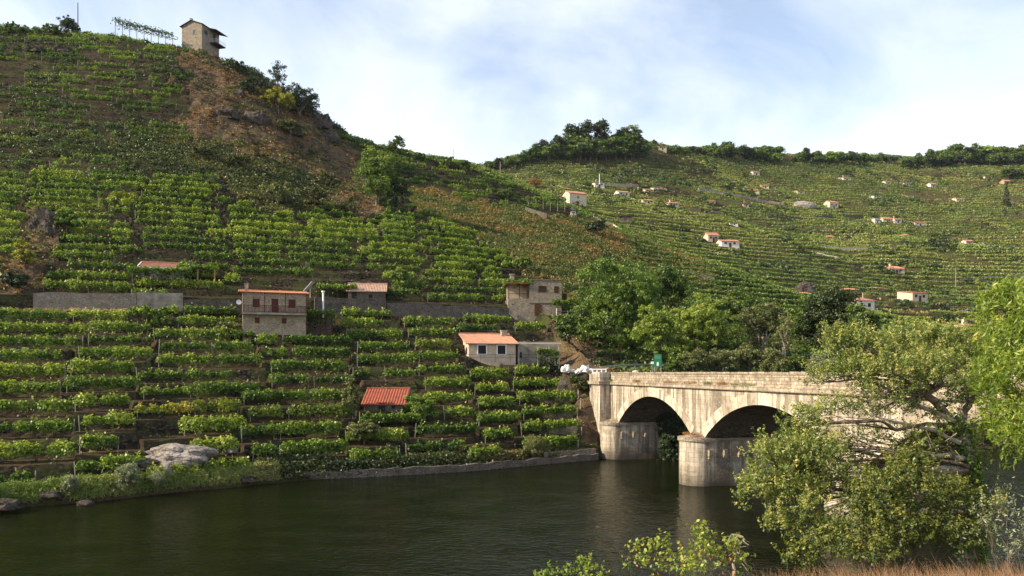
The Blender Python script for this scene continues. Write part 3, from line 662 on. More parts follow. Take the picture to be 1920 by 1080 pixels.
def row_leaves(j, e, L, d, x, z, dens, yel, seed, hgt):
    r = np.random.default_rng(seed); npl = max(2, int(L/.85)); xs = x[j:e+1]; ds = d[j:e+1]; zs = z[j:e+1]; cum = np.concatenate([[0], np.cumsum(np.hypot(np.diff(xs), np.diff(ds)))])
    s = (np.arange(npl)+.5)/npl*cum[-1] + r.normal(size=npl)*.12; px_ = np.interp(s, cum, xs); py = np.interp(s, cum, ds); pz = np.interp(s, cum, zs)
    vig = r.uniform(.62, 1.25, npl)*(.85 + .35*float(r.random())); nl = int(dens*L); k = r.integers(0, npl, nl)
    sh = shell(r, nl, .35); off = sh*np.array([.78, .60, .70])*vig[k][:, None]; off[:, 2] *= hgt
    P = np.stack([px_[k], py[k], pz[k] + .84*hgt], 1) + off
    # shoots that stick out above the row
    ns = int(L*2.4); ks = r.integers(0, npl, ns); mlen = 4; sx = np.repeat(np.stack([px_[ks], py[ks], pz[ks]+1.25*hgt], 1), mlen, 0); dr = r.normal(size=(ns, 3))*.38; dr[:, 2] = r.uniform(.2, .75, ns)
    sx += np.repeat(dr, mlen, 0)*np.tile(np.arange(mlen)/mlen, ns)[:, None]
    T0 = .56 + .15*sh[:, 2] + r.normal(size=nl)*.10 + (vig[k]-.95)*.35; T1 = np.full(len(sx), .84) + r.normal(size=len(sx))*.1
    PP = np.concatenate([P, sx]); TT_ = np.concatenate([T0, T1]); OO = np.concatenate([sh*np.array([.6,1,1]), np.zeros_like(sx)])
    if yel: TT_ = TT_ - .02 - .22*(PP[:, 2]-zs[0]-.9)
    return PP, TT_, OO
ROWS = []
for i, (where, kk, q, nk, j, e, L, d, x, z, tm, P) in enumerate(segs):
    xm = XG[(j+e)//2]; ym = P[(j+e)//2]; yel = any(a < xm < b_ and c_ < ym < dd for a, b_, c_, dd in YEL) or (i*7919 % 100) < 2
    up_hill = tm > 6.15; dens = (215 if where == 'river' else 180) * (.55 if up_hill else 1); hgt = 1.0 if not up_hill else .85
    fh = float(hsh(np.array([int(xm//130)]), np.array([kk//3]), 17)[0]); hgt *= .84+.28*fh; ft = float(hsh(np.array([int(xm//150)+50]), np.array([kk//4]), 19)[0]); dens *= .9+.3*fh
    PP, TT_, OO = row_leaves(j, e, L, d, x, z, dens, yel, 1000+i, hgt)
    TT_ = TT_ + (vn(np.array([xm/60]), np.array([ym/30]), 61)[0]-.5)*.25 - (.15 if up_hill else 0) + ((i*7919 % 97)/97-.5)*.16 + (ft-.5)*.26
    if i in KEEPN:
        mid = (j+e)//2; o0 = (float(x[mid]), float(d[mid]), float(z[mid]))
        side = 'leftmost' if q == 0 else ('rightmost' if q == nk-1 else ORD[q] + ' from the left' if q > 0 else '')
        look = 'yellowing' if yel else ('short green' if L < 4 else ('long green' if L > 12 else 'green'))
        nm = 'river' if where == 'river' else 'track'
        lab = f"{look} vine row, {side} on the {ordn(kk)} terrace above the {nm}"
        t = thing('vine_row', lab, 'vine row', o0, 0, 'vine rows on the near hillside')
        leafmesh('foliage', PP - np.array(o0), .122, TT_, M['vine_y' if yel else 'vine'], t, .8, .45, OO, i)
        for s_ in ([j, e] if L < 9 else [j, mid, e]):
            if up_hill: pass
            elif (i*7+s_) % 3 and s_ != j or where == 'track' and (i % 3): continue
            c = bpy.data.objects.new('post', post_me); COL.objects.link(c); c.parent = t; c.location = (x[s_]-o0[0], d[s_]-o0[1]-.05, 0); c.rotation_euler = (R(random.uniform(-5,5)), R(random.uniform(-5,5)), 0)
            c.scale = (1,1,random.uniform(.85,1.1))
    else:
        rest_P.append(PP); rest_T.append(TT_); rest_O.append(OO)
if rest_P:
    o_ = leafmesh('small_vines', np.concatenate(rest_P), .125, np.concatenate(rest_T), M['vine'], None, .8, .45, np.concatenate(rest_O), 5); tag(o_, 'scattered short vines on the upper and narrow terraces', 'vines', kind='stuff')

# ------------------------------------------------------------------ ground cover, ferns, scrub, distant vineyards (nobody could count them)
gi = (GD[1:, :] - GD[:-1, :])
def sample_nodes(mask, n, seed, wfun=None):
    """random points of the hillside where mask (on nodes), weighted by real area"""
    r = np.random.default_rng(seed); w = np.zeros_like(GD); w[:-1] = gi * GD[:-1]; w = np.where(mask, w, 0)
    if wfun is not None: w = w*wfun
    cs = np.cumsum(w.ravel()); idx = np.searchsorted(cs, r.uniform(0, cs[-1], n)); i, j = np.unravel_index(np.clip(idx, 0, w.size-1), w.shape)
    i = np.clip(i, 0, NT-2); j = np.clip(j, 0, NX-2); u, v_ = r.random(n), r.random(n)
    f = lambda A: (A[i, j]*(1-u)+A[i+1, j]*u)*(1-v_) + (A[i, j+1]*(1-u)+A[i+1, j+1]*u)*v_
    return f(GX), f(GD), f(ZT), i, j
inview = (XX > -120) & (XX < 2050)
def tufts(name, label, mask, n, per, rad, hgt, size, mat, tb, seed, dome=True, droop=0, elong=.7, up=.3, wf=None, tvar=.16):
    x, y, z, i, j = sample_nodes(mask, n, seed, wf); r = np.random.default_rng(seed+1); k = np.repeat(np.arange(n), per); sc_ = r.uniform(.5, 1.4, n)[k]
    sh = shell(r, len(k), .4); sh[:, 2] = np.abs(sh[:, 2]); P = np.stack([x[k], y[k], z[k]], 1) + sh*np.array([rad, rad, hgt])*sc_[:, None]
    base = tb + (fbm(x/6, y/6 + z/6, seed) - .5)*1.1; T = base[k] + r.normal(size=len(k))*tvar*.6 + sh[:, 2]*.1
    o = leafmesh(name, P, size, T, M[mat], None, elong, up, sh, seed, droop); tag(o, label, name.replace('_', ' '), kind='stuff'); return o
nearv = (TT < ITC + .05) & inview
tufts('fern_cover', 'rust and green ferns covering the open middle slope', (cfern) & inview, 9000, 14, .6, .6, .17, 'fern', .46, 101)
tufts('scrub', 'low mixed scrub over the rocky brown slope', cscr & inview, 2300, 26, .9, .8, .19, 'scrub', .42, 103)
tufts('heath_clumps', 'dark heath and broom clumps dotting the dry shoulder', cdry & inview & (TT > 5) & (fbm(GX/9, GD/9+GZ/9, 55) > .52), 520, 34, .9, .8, .19, 'scrub', .40, 104)
tufts('crest_scrub', 'dark bushes lining the steep skyline edge', (TT > 7.8) & (TT < 8.04) & (XX > 415) & (XX < 640), 260, 60, 1.3, 1.5, .22, 'dark_leaf', .5, 106)
tufts('hilltop_scrub', 'low green bushes along the hilltop skyline', (TT > 7.85) & (TT < 8.04) & (XX < 340) & inview, 170, 50, 1.0, .9, .22, 'oak', .5, 108)
tufts('saddle_scrub', 'green bushes along the saddle skyline', (TT > 7.85) & (TT < 8.04) & (XX > 640) & (XX < 960), 300, 40, 1.0, .9, .22, 'oak', .55, 110)
tufts('upper_weeds', 'dark brambles among the upper terraces', (TT > 6.1) & (TT < 7.9) & (XX < 700) & ~cdry & inview & (fbm(GX/8, GD/8, 57) > .50), 1500, 30, .9, .7, .19, 'dark_leaf', .62, 112)
tufts('rusty_bracken', 'rusty bracken patches on the dry shoulder', cdry & inview & (TT > 5) & (fbm(GX/7, GD/7+GZ/7, 59) > .5), 900, 14, .6, .5, .16, 'rust_leaf', .30, 120)
tufts('dry_tufts', 'dry brown grass and heather on the rocky shoulder', cdry & inview & (TT > 5), 2600, 12, .5, .4, .15, 'straw', .32, 105)
tufts('dry_bank_grass', 'straw coloured grass on the cut bank beside the bridge', (cdirt) & inview, 350, 12, .3, .3, .10, 'straw', .45, 106)
tufts('weeds', 'green weeds between the vine terraces', nearv & (vine_w > .3), 7000, 7, .32, .28, .12, 'scrub', .45, 107)
tufts('undergrowth', 'dark undergrowth below the trees behind the bridge', (cwood & (TT > 5) & (TT < 7.2)) & inview, 4200, 26, 1.0, .9, .22, 'oak', .42, 109)
tufts('track_grass', 'dry yellow grass beside the stone wall track', (TT > 2.97) & (TT < 4.0) & (XX < 330) & inview, 260, 14, .35, .4, .1, 'straw', .6, 111)
shoreY = (TT > 1.0) & (TT < 2.07) & inview
tufts('bank_grass', 'long light green grass along the water edge', shoreY & (XX < 520), 2600, 18, .30, .6, .12, 'grassy', .55, 113, elong=.22, up=0)
tufts('bank_weeds', 'weeds hanging over the stone river bank', (TT > 1.0) & (TT < 2.12) & inview & (XX > 480) & (XX < 1120), 1500, 18, .45, .5, .12, 'scrub', .5, 115)
tufts('far_bank_weeds', 'dark weeds on the bank beyond the bridge', (TT > 1.0) & (TT < 5) & (XX > 1150) & inview, 1500, 20, .8, .7, .2, 'oak', .4, 117)
FARSCRUB = 1
# distant vineyards: leaf clumps set on the terraces
def far_vines(name, label, tlo, thi, n, per, seed, mat, size, tb, msk, step, rad):
    x, y, z, i, j = sample_nodes((TT > tlo) & (TT < thi) & inview & msk, n, seed, 1/np.clip(GD, 100, 900)); r = np.random.default_rng(seed)
    i2 = np.clip(i, 1, NT-3); slope = (GZ[i2+1, j]-GZ[i2-1, j])/(GD[i2+1, j]-GD[i2-1, j]); zb = np.interp(y, [0,1],[0,0]) + (GZ[i, j] + (y-GD[i, j])*slope)
    f = zb/step; k = np.floor(f); dz = (k+.5)*step - zb; dd = np.where(np.abs(slope) > .06, dz/np.where(np.abs(slope) > .06, slope, 1), 0); dd = np.clip(dd, -6, 6); y2 = y+dd; x2 = x*(y2/y)
    z2 = zg_arr(x2, y2)
    kk = np.repeat(np.arange(n), per); off = shell(r, len(kk), .3)*np.array([rad*1.7, rad*.6, rad*.8])
    P = np.stack([x2[kk], y2[kk], z2[kk]+rad*.6], 1)+off
    T = tb + (fbm(x/40, y/40, 71)[kk]-.5)*.7 + (cell[i, j][kk]-.5)*.45 + r.normal(size=len(kk))*.12 + off[:, 2]*.2
    o = leafmesh(name, P, size, T, M[mat], None, .7, .5, off, seed); tag(o, label, 'vineyard', kind='stuff')
cu, cv = GX*.9+GD*.35+fbm(GX/30,GD/30,91)*22, GD*.95-GX*.3+fbm(GX/30,GD/30,92)*22
cell = hsh(np.floor(cu/34).astype(int), np.floor(cv/20).astype(int), 7); patch = (cell > .10) & (fbm(GX/9, GD/9, 23) > .36)
far_vines('crest_vines', 'bright vine rows running along the crest of the middle slope', ITC-.28, ITD-.4, 5200, 9, 201, 'vine_far', .26, .62, (XX > 640) & ~cfern & ~cdry, STEP, .6)
far_vines('mid_vines', 'vines on the slope right of the ferns', 5.4, ITC-.25, 4200, 9, 203, 'vine_far', .24, .55, (XX > 1080) & ~cfern & ~cdry & ~cwood | (XX > 1180) & (TT > 7.1), STEP, .55)
far_vines('valley_vineyard', 'terraced vineyard filling the far side of the valley', ITD-.4, ITD+1.0, 34000, 6, 205, 'vine_far', .25, .74, (XX > 850) & patch, STEPF, .75)
far_vines('upper_vineyard', 'terraced vineyard on the upper far slopes', ITD+1.0, ITF-.08, 60000, 4, 207, 'vine_far', .34, .74, (XX > 850) & patch, STEPF, .95)

hedge = (np.abs(fbm(GX/70, GD/50, 93) - .5) < .018) | (fbm(GX/22, GD/22, 94) > .66)
tufts('hedge_scrub', 'dark scrub and small trees along the field edges across the valley', (TT > ITD) & (TT < ITF-.05) & hedge & inview & (XX > 850), 1500, 44, 2.1, 1.9, .5, 'dark_leaf', .62, 210)
tufts('bare_terraces', 'dry grass on unplanted terraces across the valley', (TT > ITD) & (TT < ITF-.05) & (cell < .14) & inview & (XX > 850), 1500, 8, 1.2, .5, .4, 'straw', .35, 212)
# ------------------------------------------------------------------ houses
def roof_sheet(mb, pts, th=.10, rib=.22, amp=.035):
    """tiled sheet: pts = eave left, eave right, top right, top left; ribs run from eave to top"""
    e0, e1, t1, t0 = [Vector(p) for p in pts]; L = max((e1-e0).length, (t1-t0).length); n = max(4, int(L/rib)*2); nrm = (e1-e0).cross(t0-e0).normalized()
    if nrm.z < 0: nrm = -nrm
    vs = []
    for i in range(n+1):
        u = i/n; a = amp if i % 2 else -amp; vs += [e0.lerp(e1, u)+nrm*a, t0.lerp(t1, u)+nrm*a]
    k = len(vs)
    mb.add(vs, [(2*i, 2*i+2, 2*i+3, 2*i+1) for i in range(n)])
    lo = [e0-nrm*th, e1-nrm*th, t1-nrm*th, t0-nrm*th]; hi = [e0-nrm*amp, e1-nrm*amp, t1-nrm*amp, t0-nrm*amp]
    mb.add(lo+hi, [(0,1,2,3),(0,4,5,1),(1,5,6,2),(2,6,7,3),(3,7,4,0),(4,7,6,5)])
def house(name, label, cat, pos, w, dep, hf, hb, rz=0, wall='stone', roof='tile_orange', style='mono', wins=(), doors=(), chim=None, oh=.35, group=None, side_wins=(), below=2.5, ridge=None, rib=.22):
    """front face on y=0 looking -y, x in [0,w]"""
    t = thing(name, label, cat, pos, rz, group); wb = MB()
    if style == 'mono': wb.prism([(0,-below),(dep,-below),(dep,hb),(0,hf)], 'x', 0, w)
    elif style == 'gable_x': wb.prism([(0,-below),(dep,-below),(dep,hf),(dep/2,hf+(ridge or dep*.22)),(0,hf)], 'x', 0, w)
    elif style == 'gable_y': wb.prism([(0,-below),(w,-below),(w,hf),(w/2,hf+(ridge or w*.2)),(0,hf)], 'y', 0, dep)
    else: wb.box(0, w, 0, dep, -below, hf)
    wb.build('wall', M[wall], t); rb = MB(); o = oh; e = .06
    if style == 'mono':
        s_ = (hb-hf)/dep; roof_sheet(rb, [(-o,-o,hf-o*s_+.12),(w+o,-o,hf-o*s_+.12),(w+o,dep+o*.5,hb+o*.5*s_+.12),(-o,dep+o*.5,hb+o*.5*s_+.12)], rib=rib)
    elif style == 'gable_x':
        rh = ridge or dep*.22; s_ = rh/(dep/2)
        roof_sheet(rb, [(-o,-o,hf-o*s_+.12),(w+o,-o,hf-o*s_+.12),(w+o,dep/2,hf+rh+.12),(-o,dep/2,hf+rh+.12)], rib=rib)
        roof_sheet(rb, [(w+o,dep+o,hf-o*s_+.12),(-o,dep+o,hf-o*s_+.12),(-o,dep/2+.003,hf+rh+.12),(w+o,dep/2+.003,hf+rh+.12)], rib=rib)
    elif style == 'gable_y':
        rh = ridge or w*.2; s_ = rh/(w/2)
        roof_sheet(rb, [(-o,dep+o,hf-o*s_+.12),(-o,-o,hf-o*s_+.12),(w/2,-o,hf+rh+.12),(w/2,dep+o,hf+rh+.12)], rib=rib)
        roof_sheet(rb, [(w+o,-o,hf-o*s_+.12),(w+o,dep+o,hf-o*s_+.12),(w/2+.003,dep+o,hf+rh+.12),(w/2+.003,-o,hf+rh+.12)], rib=rib)
    elif style == 'hip':
        rh = ridge or dep*.25; a = dep/2
        c4 = [(-o,-o,hf+.02),(w+o,-o,hf+.02),(w+o,dep+o,hf+.02),(-o,dep+o,hf+.02)]; r0 = (a,dep/2,hf+rh); r1 = (w-a,dep/2,hf+rh)
        rb.add(c4+[r0, r1], [(0,1,5,4),(1,2,5),(2,3,4,5),(3,0,4),(3,2,1,0)])
    elif style == 'flat': rb.box(-o, w+o, -o, dep+o, hf+.002, hf+.18)
    ro = rb.build('roof', M[roof], t)
    if chim:
        cx, cy, ch, cw = chim; cb_ = MB(); zb = hf + (hb-hf)*cy/dep if style == 'mono' else hf; cb_.box(cx-cw/2, cx+cw/2, cy-cw/2, cy+cw/2, zb-.3, zb+ch); cb_.box(cx-cw/2-.06, cx+cw/2+.06, cy-cw/2-.06, cy+cw/2+.06, zb+ch+.001, zb+ch+.09); cb_.build('chimney', M['stone' if wall != 'plaster' else 'plaster'], ro)
    for (x, z, ww, wh, m_, fr) in wins:
        wo_ = MB(); wo_.box(x, x+ww, -.035, .0, z, z+wh); wp = wo_.build('window', M[m_], t)
        if fr:
            fb = MB(); fb.box(x-.12, x, -.07, .0, z-.12, z+wh+.12); fb.box(x+ww, x+ww+.12, -.07, .0, z-.12, z+wh+.12); fb.box(x, x+ww, -.07, .0, z+wh, z+wh+.12); fb.box(x, x+ww, -.09, .0, z-.12, z); fb.build('frame', M[fr], wp)
        elif m_ in ('wood_red', 'wood_brown') and ww > .6:
            fb = MB(); fb.box(x+ww/2-.03, x+ww/2+.03, -.06, -.036, z, z+wh)
            for q in range(5): fb.box(x+.06, x+ww-.06, -.05, -.036, z+wh*(q+.35)/5, z+wh*(q+.55)/5)
            fb.build('shutter_slats', M[m_], wp)
    for (y, z, ww, wh, m_, left) in side_wins:
        wo_ = MB(); xx = (-.035, 0) if left else (w, w+.035); wo_.box(xx[0], xx[1], y, y+ww, z, z+wh); wo_.build('window', M[m_], t)
    for (x, z, ww, wh, m_, arch) in doors:
        db = MB()
        if arch: db.prism([(x, z)] + [(x+ww, z)] + [(x+ww/2+ww/2*math.cos(a), z+wh-ww*.35+ww*.35*math.sin(a)) for a in np.linspace(0, math.pi, 9)], 'y', -.05, .0)
        else: db.box(x, x+ww, -.045, .0, z, z+wh)
        dd = db.build('door', M[m_], t); hb_ = MB(); hb_.tube((x+ww*.82, -.09, z+wh*.48), (x+ww*.82, -.045, z+wh*.48), .035, .035, 6); hb_.build('handle', M['metal'], dd)
    if ridge is None and style == 'mono' and rib < .5:
        cb2 = MB(); n_ = max(3, int(w/.42)); rn = random.Random(int(w*100))
        for q in range(n_): x_ = -oh+(w+2*oh)*q/n_; e_ = rn.uniform(0,.03); cb2.tube((x_+.01, dep+oh*.4, hb+.17+e_), (x_+(w+2*oh)/n_-.01, dep+oh*.4, hb+.17+e_), .13, .11, 7)
        cb2.build('ridge_tiles', M[roof], ro)
    return t
def vine_canopy(parent, x0, x1, y0, y1, z, n, seed, mat='vine', hang=.3, size=.15, name='vine_canopy'):
    r = np.random.default_rng(seed); P = np.stack([r.uniform(x0, x1, n), r.uniform(y0, y1, n), z + r.normal(size=n)*.16 - np.abs(r.normal(size=n))*hang*(r.random(n) < .4)], 1)
    P[:, 2] += (fbm(P[:, 0]*1.3, P[:, 1]*1.3, seed)-.4)*.5
    return leafmesh(name, P, size, .5 + r.normal(size=n)*.15 + (P[:, 2]-z)*.25, M[mat], parent, .8, .7, None, seed)

# two-storey stone house with the long balcony
p = G(453, 612); p = at(455, 613, p.y - 2.5); t = house('stone_house', 'two-storey stone house with red balcony railing and low red tile roof', 'house', p, 8.0, 5.2, 4.75, 5.35, R(19), 'stone', 'tile_orange',
    wins=((1.25,2.75,.85,1.15,'wood_red',None),(5.75,2.75,.9,1.15,'wood_red',None),(1.5,.55,.6,.75,'wood_red',None),(4.9,.55,.6,.75,'wood_red',None)), doors=((3.6,2.02,.85,1.95,'wood_red',False),), chim=(.5,2.4,1.1,.45), oh=.55)
b_ = MB(); b_.box(-.05, 8.0, -1.15, -.002, 1.68, 1.95); b_.build('balcony_slab', M['concrete'], t)
b_ = MB(); b_.box(0, 7.95, -1.12, -1.07, 2.88, 2.94); b_.box(0, 7.95, -1.12, -1.07, 2.05, 2.10)
for i in range(47): b_.box(.01+i*.17, .065+i*.17, -1.11, -1.08, 1.95, 2.88)
for x_ in (0.02, 7.9):
    b_.box(x_, x_+.04, -1.07, 0, 2.88, 2.94)
b_.build('balcony_railing', M['wood_red'], t)
for x_ in (0.0, 2.65, 5.25, 7.88):
    b_ = MB(); b_.box(x_, x_+.09, -1.13, -1.04, 1.951, 4.6); b_.build('balcony_post', M['wood_red'], t)
t.scale = (.94,.94,.90)
# satellite dish on its left corner
dsh = thing('satellite_dish', 'small white satellite dish on the left corner of the balcony house', 'satellite dish', p + Vector((-.35,-.35,3.0)), R(15)); b_ = MB(); n = 14; ring = []
for k_, (rr, yy) in enumerate(((.02, .10), (.17, .06), (.30, 0.0))):
    ring.append([(rr*math.cos(a), yy-.12, rr*math.sin(a)) for a in [2*math.pi*i/n for i in range(n)]])
for k_ in range(2): b_.add(ring[k_]+ring[k_+1], [(i, (i+1) % n, n+(i+1) % n, n+i) for i in range(n)])
b_.add(ring[0], [tuple(range(n))]); b_.build('reflector', M['white'], dsh)
b_ = MB(); b_.tube((0,0,0),(.45,.25,-.1),.025,.025,5); b_.build('mount_arm', M['metal'], dsh)
# vine pergola right of that house
p2 = G(572, 626); t = thing('vine_pergola', 'vine covered pergola on posts against the right side of the balcony house', 'pergola', p2 + Vector((0,.3,0)), R(10)); b_ = MB()
for x_ in (.1, 1.7, 3.2):
    for y_ in (0, 2.0):
        q = MB(); q.box(x_-.05, x_+.05, y_-.05, y_+.05, -1.5, 2.7); q.build('post', M['wood_brown'], t)
for y_ in (0, 1, 2): b_.box(-.1, 3.4, y_-.04, y_+.04, 2.7, 2.8)
b_.build('beams', M['wood_brown'], t); b_ = MB(); b_.box(.2, 3.2, -.03, .03, .75, .82); b_.box(.2,3.2,-.03,.03,-.02,.05); [b_.box(.3+i*.16, .325+i*.16, -.02, .02, .0, .8) for i in range(18)]; b_.build('low_railing', M['wood_red'], t)
vine_canopy(t, -.4, 3.6, -.5, 2.4, 3.0, 900, 11, hang=.9); b_ = MB(); b_.box(.2, 3.1, 2.1, 2.3, -1, 2.6); b_.build('back_wall', M['stone_dark'], t)
pipe = thing('stove_pipe', 'pale stove pipe with a cap above the vine pergola', 'chimney pipe', at(606, 578, p2.y+1.5)); b_ = MB(); b_.tube((0,0,-1.2),(0,0,2.0),.12,.12,10); b_.build('pipe', M['white'], pipe); b_ = MB(); b_.tube((0,0,2.05),(0,0,2.22),.22,.22,10); b_.tube((0,0,2.0),(0,0,2.05),.05,.05,6); b_.build('cap', M['white'], pipe)
# solar panel on a stand
p3 = G(574, 553); t = thing('solar_panel', 'tilted grey solar panel on a post behind the balcony house', 'solar panel', p3, R(-8)); b_ = MB(); b_.tube((.5,.2,-.5),(.5,.2,1.3),.06,.06,6); b_.build('post', M['metal'], t)
b_ = MB(); b_.prism([(-.25,.9),(-.18,.86),(1.05,2.15),(.98,2.2)], 'y', -.5, .5); b_.build('panel', M['panel'], t)
# pale roofed shed and its pergola behind the long wall
p4 = G(654, 561, 5.0); t = house('stone_shed', 'low dark stone shed with pale pink tile roof above the retaining wall', 'shed', p4 + Vector((-.2,.5,0)), 5.2, 4.2, 1.35, 2.75, R(8), 'stone_dark', 'tile_pink', oh=.3, below=2, doors=((.5,0,.7,1.25,'dark',False),), wins=((2.9,.4,.5,.5,'dark',None),))
t = thing('vine_pergola', 'long low pergola with thick vines left of the pale roofed shed', 'pergola', p4 + Vector((-4.3,.2,0)), R(8)); b_ = MB()
for x_ in (.0, 1.3, 2.6, 3.9):
    q = MB(); q.box(x_-.05, x_+.05, -.05, .05, -1.0, 1.55); q.build('post', M['wood_brown'], t)
b_.box(-.1, 4.2, -.05, .05, 1.55, 1.66); b_.box(-.1, 4.2, 2.2, 2.3, 1.75, 1.86); [b_.box(i*.8, i*.8+.07, -.2, 2.5, 1.66, 1.74) for i in range(6)]; b_.build('beams', M['wood_brown'], t)
vine_canopy(t, -.4, 5.3, -.4, 2.6, 2.0, 1500, 12, hang=.3); b_ = MB(); b_.box(-.2, 4.1, 2.4, 2.6, -1, 1.7); b_.build('back_wall', M['stone_dark'], t)
# small shed with orange-red roof among the vines, upper left, and its pergola
p5 = G(262, 511, 5.0); t = house('stone_shed', 'small shed with old red tile roof and white edge half hidden by vines', 'shed', p5, 5.6, 3.6, 1.15, 2.15, R(17), 'concrete', 'tile_old', oh=.25, doors=((.6,0,.7,1.1,'dark',False),), wins=((3.2,.35,.6,.5,'dark',None),))
b_ = MB(); b_.prism([(-.26,1.05),(-.26,1.27),(3.7,2.4),(3.7,2.18)], 'x', -.34, -.24); b_.prism([(-.26,1.05),(-.26,1.27),(3.7,2.4),(3.7,2.18)], 'x', 5.86, 5.96); b_.box(-.24, 5.86, -.34, -.27, 1.05, 1.2); b_.build('roof_edge', M['white'], t)
t = thing('vine_pergola', 'low vine pergola on brick posts right of the small red shed', 'pergola', G(336, 516, 5.0), R(15)); b_ = MB()
for x_ in (.2, 2.4, 4.6):
    q = MB(); q.box(x_-.09, x_+.09, -.09, .09, -1, 1.6); q.build('post', M['tile_old'], t)
b_.box(0, 4.9, -.05, .05, 1.6, 1.7); b_.box(0, 4.9, 1.8, 1.9, 1.7, 1.8); b_.build('beams', M['wood_brown'], t); vine_canopy(t, -.3, 5, -.4, 2.2, 1.9, 1100, 13, hang=.3)
t = thing('vine_pergola', 'vine arbour with white posts hanging in front of the small red shed', 'pergola', p5 + Vector((-.3,-2.2,-.9)), R(15)); b_ = MB()
for x_ in (.3, 2.6, 5.2):
    q = MB(); q.box(x_-.06, x_+.06, -.06, .06, -1, 1.5); q.build('post', M['post'], t)
b_.box(0, 7.4, -.05, .05, 1.5, 1.58); b_.build('beams', M['post'], t); vine_canopy(t, -.3, 7.6, -.7, .8, 1.55, 1500, 14, hang=.7)
# orange roofed house by the bridge, with its vine covered yard wall
p6 = G(879, 669, 2.0); t = house('stone_house', 'single-storey ashlar house with broad orange roof and two white framed windows', 'house', p6, 6.15, 5.4, 1.75, 3.1, R(13), 'brickwall', 'tile_salmon', oh=.45,
    wins=((1.2,.42,1.05,1.1,'dark','white'),(3.75,.42,1.05,1.1,'dark','white')), doors=(), chim=(5.6,4.6,.75,.8), side_wins=((1.2,.4,.8,.9,'dark',True),))
t = thing('garden_annex', 'roofless concrete lean-to with vines right of the orange roofed house', 'lean-to', p6 + Vector((6.3,1.4,0)), R(8)); b_ = MB(); b_.box(0, 5.6, 1.5, 1.7, -2, 2.1); b_.box(0,.2,0,1.5,-2,1.9); b_.build('wall', M['concrete'], t)
for x_ in (2.6, 4.1, 5.4):
    q = MB(); q.box(x_-.09, x_+.09, -.09, .09, -1.5, 1.75); q.build('post', M['concrete'], t)
b_ = MB(); b_.box(0, 5.7, -.1, .1, 1.75, 1.92); b_.build('beam', M['plaster'], t); q = MB(); q.box(.2,.75,1.44,1.5,-.1,.7); q.build('opening', M['dark'], t)
vine_canopy(t, 2.4, 5.3, -.4, .6, .7, 1300, 15, hang=1.5)
b_ = MB(); [b_.box(i*1.9, i*1.9+.05, -.03, .02, -.6, .45) for i in range(7)]; b_.box(0, 11.4, -.03, .02, .40, .45); b_.box(0, 11.4, -.03, .02, .0, .04)
f = thing('railing', 'thin dark metal railing in front of the orange roofed house', 'railing', p6 + Vector((-.4,-1.5,-.1)), R(6)); b_.build('rails', M['slate'], f)
# little red roofed shed near the water
p7 = G(682, 763, 2.0); t = house('stone_shed', 'small stone shed with bright red tile roof between two bushes', 'shed', p7, 4.3, 3.9, .7, 2.2, R(1), 'stone_dark', 'tile_red', oh=.3, rib=.3, doors=((1.6,-.4,.7,1.3,'dark',False),), wins=((3.0,.25,.4,.4,'dark',None),))
# stone house at the end of the wall track
p8 = G(993, 597, 3.2); p8 = at(993, 594, 121.0); t = house('stone_house', 'tall grey stone house with brown shutters and arched wooden door', 'house', p8, 4.9, 5.0, 5.6, 5.35, R(6), 'stone_grey', 'tile_old', oh=.12,
    wins=((1.35,3.75,1.2,.95,'wood_brown',None),(3.75,3.7,.7,.95,'wood_brown',None)), doors=((.75,.15,1.05,1.9,'wood_brown',True),), below=3)
b_ = MB(); b_.box(.0, 4.9, -.05, -.002, 1.98, 2.12); b_.build('string_course', M['slate'], t)
b_ = MB(); b_.box(-3.3, -.002, .0, 4.4, -3, 2.75); wg = b_.build('side_wing', M['stone_grey'], t)
for x_ in (-3.2, -1.6, -.25):
    q = MB(); q.box(x_, x_+.12, .1, .22, 2.751, 5.0); q.build('veranda_post', M['wood_brown'], t)
b_ = MB(); b_.box(-3.3, -.1, .12, .18, 3.45, 3.52); [b_.box(-3.15+i*.2, -3.12+i*.2, .12, .18, 2.76, 3.45) for i in range(15)]; b_.build('veranda_railing', M['wood_brown'], t)
b_ = MB(); b_.box(-3.7, -.02, -.3, 4.2, 5.0, 5.12); b_.build('veranda_roof', M['tile_old'], t); b_ = MB(); b_.box(-3.2, -.05, 3.3, 3.45, 2.76, 5.0); b_.build('veranda_wall', M['plaster'], t)
b_ = MB(); b_.box(-2.7, -2.1, 2.2, 2.8, 5.12, 6.6); b_.box(-2.8,-2.0,2.1,2.9,6.6,6.75); b_.build('chimney', M['stone'], t)
vine_canopy(t, -4.0, .6, -.4, 3.5, 5.4, 1100, 16, hang=.3, name='roof_vine')
t = thing('vine_arbour', 'small leafy vine arbour reaching right from the tall stone house', 'arbour', p8 + Vector((3.6,-.8,0)), R(3)); q = MB(); q.box(3.4,3.5,-.05,.05,-1.5,2.0); q.box(-.1,3.5,-.04,.04,2.0,2.08); q.build('frame', M['post'], t); vine_canopy(t, -.2, 4.0, -.5, .6, 2.2, 600, 17, 'vine', .35)
t = thing('fence', 'dark rail fence on white post beside the tall stone house', 'fence', p8 + Vector((4.0,-1.2,-.4)), 0)
for x_, m_ in ((0,'white'),(1.7,'post'),(3.4,'post'),(5.0,'post')):
    q = MB(); q.box(x_-.05, x_+.05, -.05, .05, -1.5, 1.6 if x_ == 0 else 1.25); q.build('post', M[m_], t)
b_ = MB(); [b_.box(0, 5, .06, .11, z_, z_+.09) for z_ in (.3, .7, 1.1)]; b_.build('rails', M['slate'], t)
